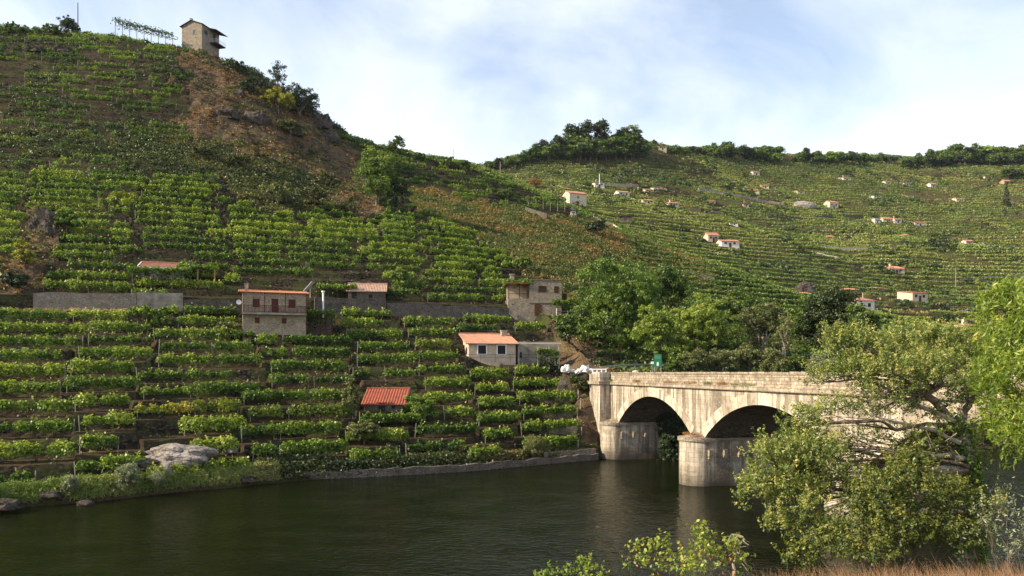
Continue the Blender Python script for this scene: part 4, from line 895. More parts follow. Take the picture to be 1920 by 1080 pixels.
# house on the summit
p9 = at(341, 93, 205.0); t = house('summit_house', 'lonely stone house with gable and balcony on the hilltop edge', 'house', p9, 6.0, 7.0, 5.9, 5.9, R(-16), 'stone_grey', 'slate', style='gable_y', ridge=1.15, oh=.45, wins=((3.3,3.5,.8,1.1,'glass','concrete'),),
    side_wins=((1.0,3.5,1.2,1.4,'glass',False),(4.5,3.4,.9,1.8,'dark',False)), chim=(.9,2.5,2.9,.55), below=4, rib=.5)
b_ = MB(); b_.box(6.0, 8.0, 3.0, 7.0, 2.15, 2.35); b_.build('balcony_slab', M['slate'], t)
b_ = MB(); b_.box(7.93, 7.98, 3.0, 7.0, 3.2, 3.25); b_.box(6, 8, 3.0, 3.05, 3.2, 3.25); [b_.box(7.93, 7.98, 3+i*.5, 3.04+i*.5, 2.35, 3.2) for i in range(9)]; [b_.box(6+i*.4, 6.04+i*.4, 3.0, 3.04, 2.35, 3.2) for i in range(5)]; b_.build('balcony_railing', M['metal'], t)
b_ = MB(); roof_sheet(b_, [(8.3,2.6,5.35),(8.3,7.45,5.35),(6.4,7.45,5.9),(6.4,2.6,5.9)]); b_.build('balcony_roof', M['slate'], t)
# pergola and pole on the hilltop
t = thing('ridge_pergola', 'long sloping pergola of pale posts on the hilltop left of the summit house', 'pergola', at(214, 60, 205.0)); a0 = at(214, 60, 205.0); N_ = 9
b_ = MB(); vs = []
for i in range(N_):
    X_ = 216 + i*13.5; zt = at(X_, 38 + i*3.4, 203.5); zb = at(X_, 62+i*2.2, 203.5); q = MB(); q.tube(zb-a0-Vector((0,0,2.5)), zt-a0, .09, .07, 5); q.build('post', M['post'], t); vs.append(zt-a0)
for i in range(N_-1):
    b_.tube(vs[i], vs[i+1], .08, .08, 5); b_.tube(vs[i]+Vector((0,3,0)), vs[i+1]+Vector((0,3,0)), .08, .08, 5); b_.tube(vs[i], vs[i]+Vector((0,3,0)), .06, .06, 5); b_.tube(vs[i]-Vector((0,0,1.3)), vs[i+1]-Vector((0,0,1.3)), .05, .05, 4)
b_.build('beams', M['post'], t); r = np.random.default_rng(5); k = r.integers(0, N_-1, 900); u = r.random(900); V_ = np.array([tuple(v) for v in vs]); PP = V_[k]*(1-u[:, None])+V_[k+1]*u[:, None]; PP += r.normal(size=PP.shape)*np.array([.3,1.0,.22]); PP[:, 2] -= np.where(r.random(900) < .25, r.random(900)*1.5, 0); leafmesh('vine_leaves', PP, .22, .35+r.normal(size=900)*.12, M['vine'], t, .8, .4, None, 3)
def pole(X, Y1, Y0_, d, label, r_=.10, mat='post', cross=False):
    b0 = at(X, Y1, d); t = thing('utility_pole', label, 'pole', b0); h_ = (Y1-Y0_)*d/F; q = MB(); q.tube((0,0,-1.5),(0,0,h_), r_, r_*.7, 7); q.build('pole', M[mat], t)
    if cross: q = MB(); q.box(-.6,.6,-.06,.06,h_-.5,h_-.36); q.build('crossarm', M[mat], t)
pole(146, 42, 5, 206, 'tall thin pole on the hilltop beside a dark bush', .14, 'slate')
pole(851, 301, 279, 232, 'wooden pole on the saddle between the two hills', .12)
pole(938, 328, 303, 240, 'wooden pole on the slope left of the rust coloured tree', .12)
pole(1124, 339, 326, 345, 'slender mast above the small white house on the valley road', .16, 'white')
pole(1324, 400, 383, 380, 'pale pole among the valley vines above the white farmhouse', .16)
pole(1607, 338, 318, 560, 'pale pole standing high on the far slope', .2)
pole(1632, 512, 493, 300, 'thin pole left of the orange open shed', .12)
pole(1792, 530, 502, 262, 'thin pole beside the valley road on the right', .14)
pole(1250, 387, 372, 370, 'thin pole left of the valley pole among orange sheds', .14)

# retaining walls along the track
def wall_strip(name, label, pts, h, th, mat, cat='wall', sub=1.2, jag=.12, seed=0, group=None, drop=1.0):
    """pts: world points along the base"""
    rnd = random.Random(seed); o0 = Vector(pts[0]); t = MB(); P_ = []
    for a, c in zip(pts[:-1], pts[1:]):
        a = Vector(a); c = Vector(c); n = max(1, int((c-a).length/sub)); P_ += [a.lerp(c, i/n) for i in range(n)]
    P_.append(Vector(pts[-1])); hs_ = [h + rnd.uniform(-jag, jag) for _ in P_]
    for i in range(len(P_)-1):
        a, c = P_[i]-o0, P_[i+1]-o0; dr = (c-a).normalized(); nn = Vector((-dr.y, dr.x, 0))*th
        t.add([a-Vector((0,0,drop)), c-Vector((0,0,drop)), c+Vector((0,0,hs_[i+1])), a+Vector((0,0,hs_[i])), a+nn-Vector((0,0,drop)), c+nn-Vector((0,0,drop)), c+nn+Vector((0,0,hs_[i+1])), a+nn+Vector((0,0,hs_[i]))],
              [(0,1,2,3),(5,4,7,6),(3,2,6,7),(0,4,5,1),(4,0,3,7),(1,5,6,2)])
    me = bpy.data.meshes.new(name); me.from_pydata(t.v, [], t.f); o = link(name, me, M[mat]); o.location = o0; tag(o, label, cat, group); return o
def tp(X, dd=-.35, dz=0.0):
    d, z, zb = column(X); i = np.searchsorted(TG, 4.0); y = d[i]+dd; return Vector(((X-X0)/F*y, y, float(z[i])+dz))
wall_strip('retaining_wall', 'long old rubble stone retaining wall left of the concrete wall', [tp(x) for x in (62, 120, 180, 256)], 2.35, .4, 'stone_grey', seed=1)
wall_strip('retaining_wall', 'smooth grey concrete retaining wall below the small red shed', [tp(x) for x in (257, 300, 343)], 2.55, .4, 'concrete', seed=2, jag=.02)
wall_strip('retaining_wall', 'low brown stone wall between the concrete wall and the balcony house', [tp(x, -.2) for x in (344, 400, 450, 500)], 1.75, .4, 'stone_dark', seed=3)
wall_strip('retaining_wall', 'high dark stone wall under the pale roofed shed', [tp(x) for x in (590, 640, 724)], 2.5, .4, 'stone_dark', seed=4)
wall_strip('retaining_wall', 'low brown stone wall with grass on top behind the white gate frame', [tp(x) for x in (726, 800, 880, 955)], 1.9, .4, 'drystone', seed=5)
wall_strip('quay_wall', 'rough dark stone wall lining the bank beside the bridge', [Vector(((X-X0)/F*y, y, .0)) for X, y in ((560,74),(740,77.2),(880,80.6),(960,83.8),(1040,87.6),(1122,91.3))], .7, .5, 'drystone', sub=.9, jag=.12, seed=6)
wall_strip('quay_wall', 'pale topped upper stone ledge beside the bridge foot', [Vector(((X-X0)/F*y, y, .9)) for X, y in ((1020,87.9),(1060,89.6),(1118,91.9))], .35, .7, 'stone_grey', seed=7, jag=.05)
for k_, (X_, Ya, ya, wd, lb) in enumerate(((1025, 745, 0, 4.6, 'upper'), (1030, 772, 0, 4.4, 'middle'), (1035, 805, 0, 4.2, 'lower'))):
    q = G(X_, Ya, 1.9); wall_strip('terrace_wall', f'{lb} bare stone terrace wall left of the post line by the bridge', [q+Vector((-1.5,0,-.2)), q+Vector((2.9,.5,-.2))], 1.0, .4, 'drystone', seed=20+k_)
# white gate frame on the track
q = G(795, 592, 2.9); t = thing('gate_frame', 'white metal gate frame standing alone on the wall track', 'gate', q); b_ = MB(); [b_.box(x_, x_+.06, 0, .06, 0, 1.15) for x_ in (0, .5, 1.0, 1.62)]; b_.box(0, 1.68, 0, .06, 1.09, 1.15); b_.box(0, 1.68, 0, .06, .15, .2); b_.build('bars', M['white'], t)
# posts in a line down the slope beside the bridge
for i, (X_, Y_) in enumerate(((1083,720),(1085,745),(1088,762),(1083,775),(1086,800),(1090,812),(1084,842))):
    q = G(X_, Y_+4, 1.9); t = thing('wooden_post', f'{["topmost","second","third","fourth","fifth","sixth","lowest"][i]} grey post of the line running down beside the bridge', 'post', q, 0, 'posts running down to the water'); b_ = MB(); b_.tube((0,0,-.5),(random.uniform(-.1,.1),0,1.25),.09,.07,6); b_.build('post', M['post'], t)

# ------------------------------------------------------------------ road end of the bridge: guard rail, sign, sacks
def lump(name, label, cat, pos, s, mat, seed, group=None, sub=3, rough=.35, freq=1.6, flatb=True):
    import bmesh
    bm = bmesh.new(); bmesh.ops.create_icosphere(bm, subdivisions=sub, radius=1.0); co = np.array([v.co[:] for v in bm.verts])
    f = 1 + rough*((fbm(co[:, 0]*freq+seed, co[:, 1]*freq+co[:, 2]*freq*1.3, seed, 5)-.5)*1.6)
    f = f + rough*.22*(fbm(co[:, 0]*freq*5+seed, co[:, 2]*freq*5+co[:, 1]*freq*4, seed+9, 3)-.5)
    if mat == 'rock': f = f*(1-.10*np.abs(np.sin(3.1*co[:, 0]+2.2*co[:, 2]+seed))); co = np.sign(co)*np.abs(co)**.75
    co = co*f[:, None]*np.array(s)
    if flatb: co[:, 2] = np.maximum(co[:, 2], -s[2]*.45)
    for v, c_ in zip(bm.verts, co): v.co = c_
    me = bpy.data.meshes.new(name); bm.to_mesh(me); bm.free(); o = link(name, me, M[mat]); o.location = pos; return tag(o, label, cat, group)
lb = ['big upright white sack at the left of the pile', 'flat white sack beside the big upright one', 'small slumped white sack in the middle of the pile', 'peaked white sack in the middle of the pile', 'white sack leaning against the peaked one', 'low white sack next to the road barrier']
for i, (X_, Y_, w_, h_) in enumerate(((1061,699,8,13),(1073,700,8,6),(1082,701,6,5),(1088,700,6,8),(1097,699,9,12),(1107,699,6,7))):
    d_ = 99.5 + (i % 2)*.8; q = at(X_, Y_, d_); k_ = d_/F; lump('sack', lb[i], 'sack', q+Vector((0,0,h_*k_*.45)), (w_*k_*1.0, .45, h_*k_*.72), 'bag', 30+i, 'white sacks piled at the bridge end', rough=.95, freq=1.9)
o = lump('rubble_bank', 'heap of earth and rubble under the white sacks at the bridge end', 'rubble', at(1078, 728, 100.3), (2.3, 1.5, 2.2), 'rock', 91, rough=.25, sub=4, freq=2.4)
# broken concrete barrier
t = thing('road_barrier', 'white hollow block barrier lying at the bridge end', 'barrier', at(1110, 699, 99.0)); b_ = MB(); b_.box(0,1.8,0,.5,-.25,.12); b_.box(0,1.8,0,.5,.36,.5); [b_.box(x_,x_+.16,0.02,.48,.12,.36) for x_ in (0,.55,1.1,1.64)]; b_.build('blocks', M['white'], t)
o = lump('rubble_block', 'small white stone block on the parapet beyond the barrier', 'stone', at(1191, 697, 96.0), (.36,.25,.17), 'bag', 55, rough=.25)
# guard rail curving behind
pts = [at(X_, Y_, d_) for X_, Y_, d_ in ((1110,690,104.5),(1130,687.5,106),(1155,685,107),(1190,683,108),(1225,683,110),(1262,684,112))]
t = thing('guard_rail', 'dark guard rail curving round the road bend beyond the bridge', 'guard rail', pts[0]); b_ = MB()
for a_, c_ in zip(pts[:-1], pts[1:]):
    for dz in (0, -.13): b_.tube(a_-pts[0]+Vector((0,0,dz)), c_-pts[0]+Vector((0,0,dz)), .07, .07, 6)
b_.build('beam', M['metal'], t)
for q in pts: b_ = MB(); b_.box(-.06,.06,.03,.12,-1.1,.05); o = b_.build('post', M['metal'], t); o.location = q-pts[0]
rd = MB(); rp = [(9.5,97.5),(14.5,96.5),(15.5,101),(21,105),(34,109),(52,113),(52,120),(30,116),(16,111),(9.5,104)]
rd.prism(rp, 'z', 8.2, 8.93); o = rd.build('road', M['asphalt']); tag(o, 'grey asphalt road leaving the bridge', 'road', kind='structure')
t = thing('information_board', 'green information board with white notice beside the road', 'sign', at(1226.5, 700, 98.6)); d_ = 98.6; k_ = d_/F
b_ = MB(); b_.box(0, 14*k_, 0, .08, .75, 36*k_); b_.build('board', M['green_paint'], t); b_ = MB(); b_.box(5*k_, 8.6*k_, -.012, -.002, 14*k_, 21*k_); b_.build('notice', M['white'], t)
b_ = MB(); [b_.box(1.2*k_, (12.5 if i % 2 else 11)*k_, -.012, -.002, 28*k_+i*.14, 28*k_+i*.14+.035) for i in range(3)]; b_.build('heading', M['metal'], t)
b_ = MB(); b_.box(.4*k_, 13.4*k_, -.012, -.002, .78, 12*k_); b_.build('lower_panel', plain('pale_green_panel', (.16,.30,.22), .5), t)
for x_ in (.04, 14*k_-.12): b_ = MB(); b_.box(x_, x_+.08, .0, .08, -1.2, .75); b_.build('leg', M['metal'], t)
t = thing('road_sign', 'small white road plate just left of the green board', 'sign', at(1223, 697, 98.9)); b_ = MB(); b_.box(-.18,.2,0,.03,.95,1.25); b_.build('plate', M['white'], t); b_ = MB(); b_.tube((0,.05,-1),(0,.05,1.2),.03,.03,6); b_.build('pole', M['metal'], t)

# ------------------------------------------------------------------ rocks
lump('granite_outcrop', 'big pale sunlit granite outcrop with a dark hollow below the yellow vines', 'rock', G(316, 868)+Vector((0,1.1,.75)), (3.4,2.0,1.15), 'rock_pale', 3, rough=.5, sub=5, freq=1.2)
lump('granite_outcrop', 'grey brown rock face left of the pale outcrop', 'rock', G(235, 870)+Vector((0,1.2,.3)), (2.4,1.3,1.1), 'rock', 5, rough=.5, sub=4)
lump('boulder', 'small pale pointed rock standing under the granite outcrop', 'rock', G(312, 884)+Vector((0,-.3,.5)), (.7,.5,1.1), 'rock_pale', 8, rough=.4)
lump('boulder', 'grey boulder at the far left of the water edge', 'rock', at(8, 950, 57)+Vector((0,0,.1)), (1.2,.9,.5), 'rock', 11, rough=.5)
lump('boulder', 'low dark boulder in the grass at the water edge', 'rock', at(95, 930, 60.5), (.8,.6,.4), 'rock', 13, rough=.5)
lump('boulder', 'rounded grey rock touching the water by the silvery willow', 'rock', at(160, 945, 60.3), (.7,.5,.3), 'rock', 17, rough=.4)
lump('boulder', 'pale boulder among vines right of the granite outcrop', 'rock', G(430, 838)+Vector((0,.3,.3)), (.7,.5,.4), 'rock_pale', 19, rough=.5)
lump('boulder', 'broken grey rocks at the end of the grassy bank', 'rock', G(455, 905, 1.2)+Vector((0,.3,.2)), (1.3,.6,.35), 'rock', 23, rough=.6)
for i, (X_, Y_, w_, h_, lab) in enumerate(((425,215,3.2,2.6,'grey crag below the middle of the dry shoulder'),(478,228,3.5,3.4,'jagged grey crag on the right of the dry shoulder'),(548,250,3.2,3.0,'rounded dark crag on the steep skyline edge'),(600,232,3.6,3.6,'dark overhanging rock on the skyline above the saddle'),(445,180,2.0,1.6,'small grey rock in dry grass under the summit house'),(620,262,2.8,3.4,'dark rock step where the steep hill meets the saddle'),(60,88,3.0,1.8,'dark rock high on the left hilltop'),(118,92,3.2,2.0,'slanting grey rock below the hilltop bush'),(330,122,2.4,1.4,'dark rock left of the dry shoulder'))):
    lump('crag', lab, 'rock', G(X_, Y_+6)+Vector((0,.8,.4)), (w_*.75,w_*.6,h_*.7), 'rock', 40+i, rough=.75, sub=4, freq=1.9)
lump('granite_outcrop', 'dark pointed rock above the trees beyond the bridge', 'rock', G(1510, 552, 6.0)+Vector((0,0,1.2)), (3.0,2.0,3.0), 'rock', 61, rough=.5, sub=4)
lump('quarry_face', 'white bare rock cutting above the valley road', 'rock', G(1507, 388, 9.0)+Vector((0,0,.6)), (6.0,1.2,2.6), 'rock_pale', 63, rough=.5, sub=4)
lump('granite_outcrop', 'orange brown eroded rock at the far left edge above the track', 'rock', G(80, 440, 5.2)+Vector((0,.6,0)), (2.2,1.5,3.4), 'rock', 71, rough=.6, sub=4)

# ------------------------------------------------------------------ houses across the valley
FAR = [ # X left, X right, base row, wall px, style, wall, roof, rz deg, label
(1068,1104,386,26,'gable_x','plaster','tile_old',24,'tall blank plaster house on the slope, biggest beyond the fern slope'),
(1115,1134,350,8,'mono','plaster_white','tile_old',10,'small white house at the foot of the slender mast'),
(1053,1079,350,6,'mono','stone','tile_old',0,'long brown shed beside the rust coloured tree'),
(1160,1183,369,10,'gable_x','plaster_white','tile_old',20,'white house with dark balcony side below the valley road'),
(1226,1254,356,8,'gable_x','plaster_white','tile_orange',18,'bright white house with chimney beside the orange shed'),
(1210,1227,359,5,'mono','plaster','tile_orange',10,'small orange roofed shed left of the bright white house'),
(1206,1228,382,6,'mono','plaster','tile_orange',12,'orange roofed shed below the bright white house'),
(1254,1275,386,5,'mono','plaster','tile_orange',12,'orange roofed shed right of and below the other orange one'),
(1328,1350,452,14,'gable_x','plaster','tile_old',14,'left block of the white farmhouse in the valley vines'),
(1353,1388,461,11,'gable_x','plaster_white','tile_old',8,'right block of the white farmhouse with its porch'),
(1412,1426,327,6,'gable_x','plaster_white','tile_old',15,'white cottage high on the slope below the middle wood'),
(1235,1250,281,6,'mono','plaster','tile_orange',5,'pale house on the skyline right of the knoll wood'),
(1288,1306,281,5,'mono','plaster_white','slate',0,'low white house under the start of the middle wood'),
(1402,1424,358,3,'mono','plaster','tile_orange',0,'long low orange roof above the road in the valley middle'),
(1428,1442,352,4,'mono','plaster','tile_orange',0,'short pale shed right of the long low orange roof'),
(1330,1342,377,4,'mono','plaster','tile_orange',5,'tiny orange roofed hut with a chimney in mid valley'),
(1394,1404,388,6,'flat','stone','slate',0,'small grey stone hut right of the valley pole'),
(1336,1350,396,5,'flat','stone_dark','slate',0,'dark open shed near the valley pole'),
(1158,1186,412,7,'mono','stone_dark','slate',-4,'long dark shed with pale posts below the tall blank house'),
(1070,1080,408,9,'flat','plaster_white','slate',0,'small white hut in front of the tall blank house'),
(1370,1384,422,4,'mono','plaster_white','tile_old',0,'white hut with chimney above the white farmhouse'),
(1556,1576,391,13,'gable_x','plaster','tile_old',20,'tall plaster house right of the white rock cutting'),
(1581,1597,336,4,'mono','plaster_white','tile_orange',10,'small white and orange shed near the high pale pole'),
(1660,1673,343,5,'gable_x','plaster_white','tile_old',15,'leftmost of three white cottages in a row high on the right'),
(1695,1711,346,5,'gable_x','plaster_white','tile_old',15,'middle one of three white cottages in a row high on the right'),
(1745,1758,349,6,'gable_x','plaster_white','tile_orange',15,'rightmost of three white cottages in a row high on the right'),
(1638,1655,372,5,'mono','plaster_white','slate',10,'white shed with dark roof below the three cottages'),
(1701,1715,368,4,'mono','plaster_white','tile_old',10,'small white shed right of the dark roofed white shed'),
(1793,1811,376,6,'gable_x','plaster_white','tile_orange',14,'white house with dark porch left of the cypress'),
(1640,1652,416,10,'flat','plaster_white','tile_old',10,'square white house at the left end of the hamlet'),
(1656,1674,413,8,'gable_x','plaster','tile_orange',12,'cream house in the middle of the hamlet'),
(1677,1693,416,7,'mono','plaster_white','tile_orange',12,'white and red house at the right of the hamlet'),
(1716,1740,420,7,'gable_x','plaster_white','tile_old',12,'white house with dark doors just right of the hamlet'),
(1551,1566,447,3,'mono','plaster','tile_orange',5,'small orange roofed shed at the edge of the round field'),
(1690,1704,444,3,'mono','plaster','tile_orange',0,'tiny orange roof below the hamlet'),
(1811,1827,456,7,'gable_x','plaster_white','tile_old',10,'white cottage with dark arbour on the right spur'),
(1845,1880,462,4,'mono','plaster_white','slate',12,'long low white building on the right spur'),
(1883,1896,344,7,'gable_x','stone','tile_orange',10,'stone house above the cypress'),
(1847,1861,333,4,'mono','plaster','tile_old',10,'pale shed left of the stone house above the cypress'),
(1897,1919,386,7,'gable_x','stone','tile_old',8,'terrace house right of the cypress'),
(1661,1676,304,4,'mono','plaster_white','slate',0,'whitish house on the skyline gap between two woods'),
(1441,1455,353,4,'mono','stone','slate',0,'grey hut on the slope below the middle wood'),
(1495,1510,363,5,'mono','plaster','tile_old',10,'ruined pale hut above the white rock cutting'),
(1668,1698,509,8,'mono','plaster','tile_orange',6,'open shed with bright orange roof in the lower valley'),
(1572,1614,548,10,'gable_x','stone','tile_old',10,'grey shuttered stone house above the white hip-roofed house'),
(1711,1750,563,15,'mono','plaster','tile_old',22,'long plaster house with end balcony at the right'),
(1814,1858,621,9,'mono','plaster','tile_old',20,'low house with pale side wall beside the lower road'),
(1792,1822,609,6,'flat','stone_grey','slate',0,'grey lean-to shed above the lower road'),
(1460,1473,487,4,'flat','plaster_white','slate',0,'small white roof among vines in the lower valley'),
(903,919,322,5,'mono','stone','slate',5,'small stone hut on the saddle left of the rust coloured tree'),
(1500,1520,552,4,'mono','plaster','tile_orange',10,'tiny orange roof tucked beneath the pointed rock'),
(1626,1660,540,4,'mono','stone','tile_old',5,'low ruined stone barn right of the grey shuttered house'),
]
for i, (xa, xb, yb, hp, st_, wl2, rf_, rz_, lab) in enumerate(FAR):
    q = G(xa, yb, 5.5 if xa > 1400 else 7.5); k_ = q.y/F; w_ = (xb-xa)*k_; h_ = hp*k_*1.12; dep = min(w_*.9, 6.0)
    rh = min(1.2, h_*.35)
    hf = h_ if st_ != 'gable_x' else h_*.85; hb_ = hf + (dep*.28 if rf_ in ('tile_orange','tile_pink') else dep*.16)
    big = hf > 2.8; wn_ = [(w_*.16, hf*.5, min(.9, w_*.16), min(1.0, hf*.3), 'dark', None), (w_*.66, hf*.5, min(.9, w_*.16), min(1.0, hf*.3), 'dark', None)]
    if xa == 1068: wn_ = [(w_*.45, hf*.62, .8, .9, 'glass', None)]
    house('hillside_house' if hp >= 5 else 'hillside_shed', lab, 'house' if hp >= 5 else 'shed', q, w_, dep, hf, hb_, R(rz_), wl2, rf_, st_, wins=wn_, doors=((w_*.42, 0, min(.9, w_*.18), min(2.0, hf*.7), 'wood_brown', False),), oh=.35, below=3.0, rib=.5,
          chim=(w_*.3, dep*.5, 1.3, .6) if (i % 3 == 1 and hp > 3) else None, group='small houses scattered over the valley slopes', ridge=rh*1.1 if st_ == 'gable_x' else None)
q = G(1606, 592, 5.5); q = at(1608, 592, 205); t = house('hillside_house', 'white two-storey house with brown hip roof and side balcony beyond the trees', 'house', q, 4.9, 5.0, 3.9, 3.9, R(12), 'plaster_white', 'tile_old', 'hip', wins=((.8,2.3,.8,1.0,'dark',None),(3.0,2.3,.8,1.0,'dark',None)), oh=.5, ridge=1.1, chim=(3.4,2.5,2.2,.35))
b_ = MB(); b_.box(4.9,6.1,.3,3.5,1.2,1.35); b_.box(6.0,6.08,.3,3.5,1.35,2.1); b_.build('balcony', M['white'], t)
# valley road walls
def gline(pts, t0): return [G(x_, y_, t0) for x_, y_ in pts]
for i, (pts, h_, mt, lab, t0) in enumerate((
    ([(1745,528),(1790,526),(1830,522),(1870,519),(1925,517)], 1.0, 'concrete', 'pale road wall crossing the right slope below the spur', 6),
    ([(1792,583),(1830,577),(1868,571)], .8, 'concrete', 'short pale road wall lower on the right slope', 6),
    ([(1727,618),(1760,614),(1790,611)], .5, 'plaster', 'pale lower road edge with tiny posts near the lean-to', 6),
    ([(1310,358),(1340,362),(1365,367),(1400,372),(1440,379),(1470,382)], 1.6, 'concrete', 'pale road wall crossing the middle of the valley', 8.5),
    ([(1440,411),(1500,412),(1560,409),(1618,405)], 1.5, 'stone_dark', 'brown terrace wall bounding the top of the round field', 8.5),
    ([(1080,349),(1140,346),(1200,348),(1240,350)], 1.3, 'stone', 'stone road wall behind the houses left in the valley', 8.5),
    ([(1620,322+98),(1610,432),(1595,445),(1575,453)], 1.2, 'stone_dark', 'dark wall curving down the right side of the round field', 8.5),
    ([(1490,463),(1540,466),(1600,468),(1660,470)], .9, 'plaster', 'pale bare terrace edge in the lower valley', 8.0),
    ([(1530,474),(1570,480),(1600,484)], .9, 'plaster', 'second pale bare terrace edge below the first', 8.0),
    ([(1180,440),(1150,425),(1112,410)], .5, 'plaster', 'sandy path edge along the crest beyond the ferns', 7.6),
    ([(1280,512),(1310,520),(1340,528)], 1.0, 'stone_grey', 'short stone wall at the end of the vine stripe', 6.5),
    ([(985,418),(1025,416)], 1.6, 'stone_dark', 'ruined stone wall above the ferns', 7.2))):
    try: wall_strip('road_wall', lab, gline(pts, t0), h_, .5, mt, 'wall', 3.0, .25, 80+i, drop=1.5)
    except Exception as ex: print('wall', i, ex)
q = G(1005, 398, 7.4); t = thing('vine_pergola', 'pergola of pale posts on the crest above the ferns', 'pergola', q)
for i in range(5): b_ = MB(); b_.tube((i*1.8,0,-1),(i*1.8,0,2.2),.06,.06,5); b_.build('post', M['post'], t)
b_ = MB(); b_.tube((0,0,2.2),(7.2,0,2.2),.07,.07,5); b_.tube((0,2,2.2),(7.2,2,2.2),.07,.07,5); b_.build('beams', M['post'], t); vine_canopy(t, -.5, 7.5, -.5, 2.5, 2.4, 500, 18, size=.25)

# ------------------------------------------------------------------ trees
def T(name, lab, X, Yb, Yt, wpx, mat, leaves, d=None, size=.2, seed=1, k=9, dep=.8, cat=None, tmin=1.9, sub=None, subr=None, low=.12, bark='bark', tb=.5, group=None, z_=0, elong=.75, up=.35, fill=0):
    """a round-crowned tree from its photo column, base row, top row and crown width"""
    leaves = int(leaves*(2.6 if Yb > 690 or Yb < 300 else 2.0)); size *= .74; b0 = G(X, Yb, tmin) if d is None else at(X, Yb, d); kk = b0.y/F; h = (Yb-Yt)*kk; rx = wpx*kk/2; z0 = h*low; rz = (h-z0)/2
    return tree(name, lab, cat or ('tree' if 'tree' in name or 'oak' in name or 'pine' in name else 'shrub'), b0, round_lobes(rx*.98, rx*dep, z0, rz, k, seed), mat, leaves, sub or max(20, int(leaves/40)), subr or max(.25, min(rx, rz)*.22), size, seed, max(.05, min(.35, h*.035)), group, bark, elong, tb, 5, fill=fill, up=up)
T('oak_tree', 'biggest round dark green tree beyond the left end of the bridge', 1160, 695, 488, 168, 'oak_bright', 15000, 117, .18, 21, 18, .9, sub=620, subr=.7, low=.06, tb=.46)
T('oak_tree', 'dark tree right behind the biggest round tree', 1255, 660, 500, 110, 'oak', 7000, 132, .22, 22, 11, sub=300, subr=.8)
T('oak_tree', 'bright green spreading tree right of the big round one', 1310, 700, 556, 150, 'oak_bright', 10000, 112, .17, 23, 15, .8, sub=420, subr=.6, low=.08, tb=.75)
T('oak_tree', 'bright green tree leaning over the green board', 1232, 702, 574, 88, 'oak_bright', 5500, 106, .16, 24, 9, .8, sub=240, subr=.55, low=.12, tb=.7)
T('oak_tree', 'olive brown tree with bare pale branches beyond the bridge', 1432, 700, 565, 96, 'olive_leaf', 3800, 116, .18, 25, 9, .8, sub=190, subr=.6, bark='bark_pale', tb=.35)
T('bare_tree', 'half dead tree with twisted pale twigs showing', 1470, 700, 590, 70, 'olive_leaf', 900, 113, .16, 26, 9, .8, sub=70, subr=.5, bark='bark_pale', tb=.5)
T('oak_tree', 'dark green tree left of the white hip-roofed house', 1560, 700, 540, 110, 'dark_leaf', 7500, 124, .22, 27, 12, sub=320, subr=.8, tb=.62)
T('oak_tree', 'dark green tree just in front of the white hip-roofed house', 1618, 700, 566, 70, 'oak', 4800, 118, .20, 28, 9, sub=220, subr=.65)
T('oak_tree', 'dark tree between the pale twigs and the dark green tree', 1508, 700, 548, 80, 'oak', 4600, 128, .22, 29, 9, sub=220, subr=.7, tb=.42)
T('oak_tree', 'low dark tree under the pointed rock', 1385, 690, 545, 100, 'oak', 5000, 136, .22, 30, 10, sub=220, subr=.8)
for i, (X_, Yt, w_, mt, lab) in enumerate(((1300,652,56,'olive_leaf','olive bush behind the parapet right of the green board'),(1352,648,70,'olive_leaf','wide olive bush behind the middle of the parapet'),(1405,642,64,'olive_leaf','light olive bush with ragged top behind the parapet'),(1455,655,60,'olive_leaf','yellowish bush behind the parapet under the bare branches'),(1268,662,34,'oak_bright','small green bush right next to the green board'),(1495,660,44,'oak','small dark bush at the foot of the dark trees'),(1545,655,50,'willow_leaf','grey green bush behind the parapet under the dark tree'))):
    T('bush', lab, X_, 712, Yt, w_, mt, 2600, 101.5+i % 3, .13, 60+i, 8, .7, 'shrub', low=.0, tb=.42)
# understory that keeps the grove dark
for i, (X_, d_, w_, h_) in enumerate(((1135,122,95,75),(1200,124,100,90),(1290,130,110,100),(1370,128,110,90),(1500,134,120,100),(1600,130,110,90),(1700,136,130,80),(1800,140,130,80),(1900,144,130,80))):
    T('grove_tree', f'dark shaded tree deep in the grove, {["behind the trunk of the biggest tree","left of the green board","behind the bright spreading tree","below the rock","behind the bare twigs","under the white hip-roofed house","behind the big near ash tree, left","behind the big near ash tree, right","behind the lime green tree"][i]}', X_, 705, 705-h_, w_, 'dark_leaf', 3600, d_, .26, 90+i, 9, sub=150, subr=.9, low=0, group='shaded trees of the grove beyond the bridge', tb=.4)
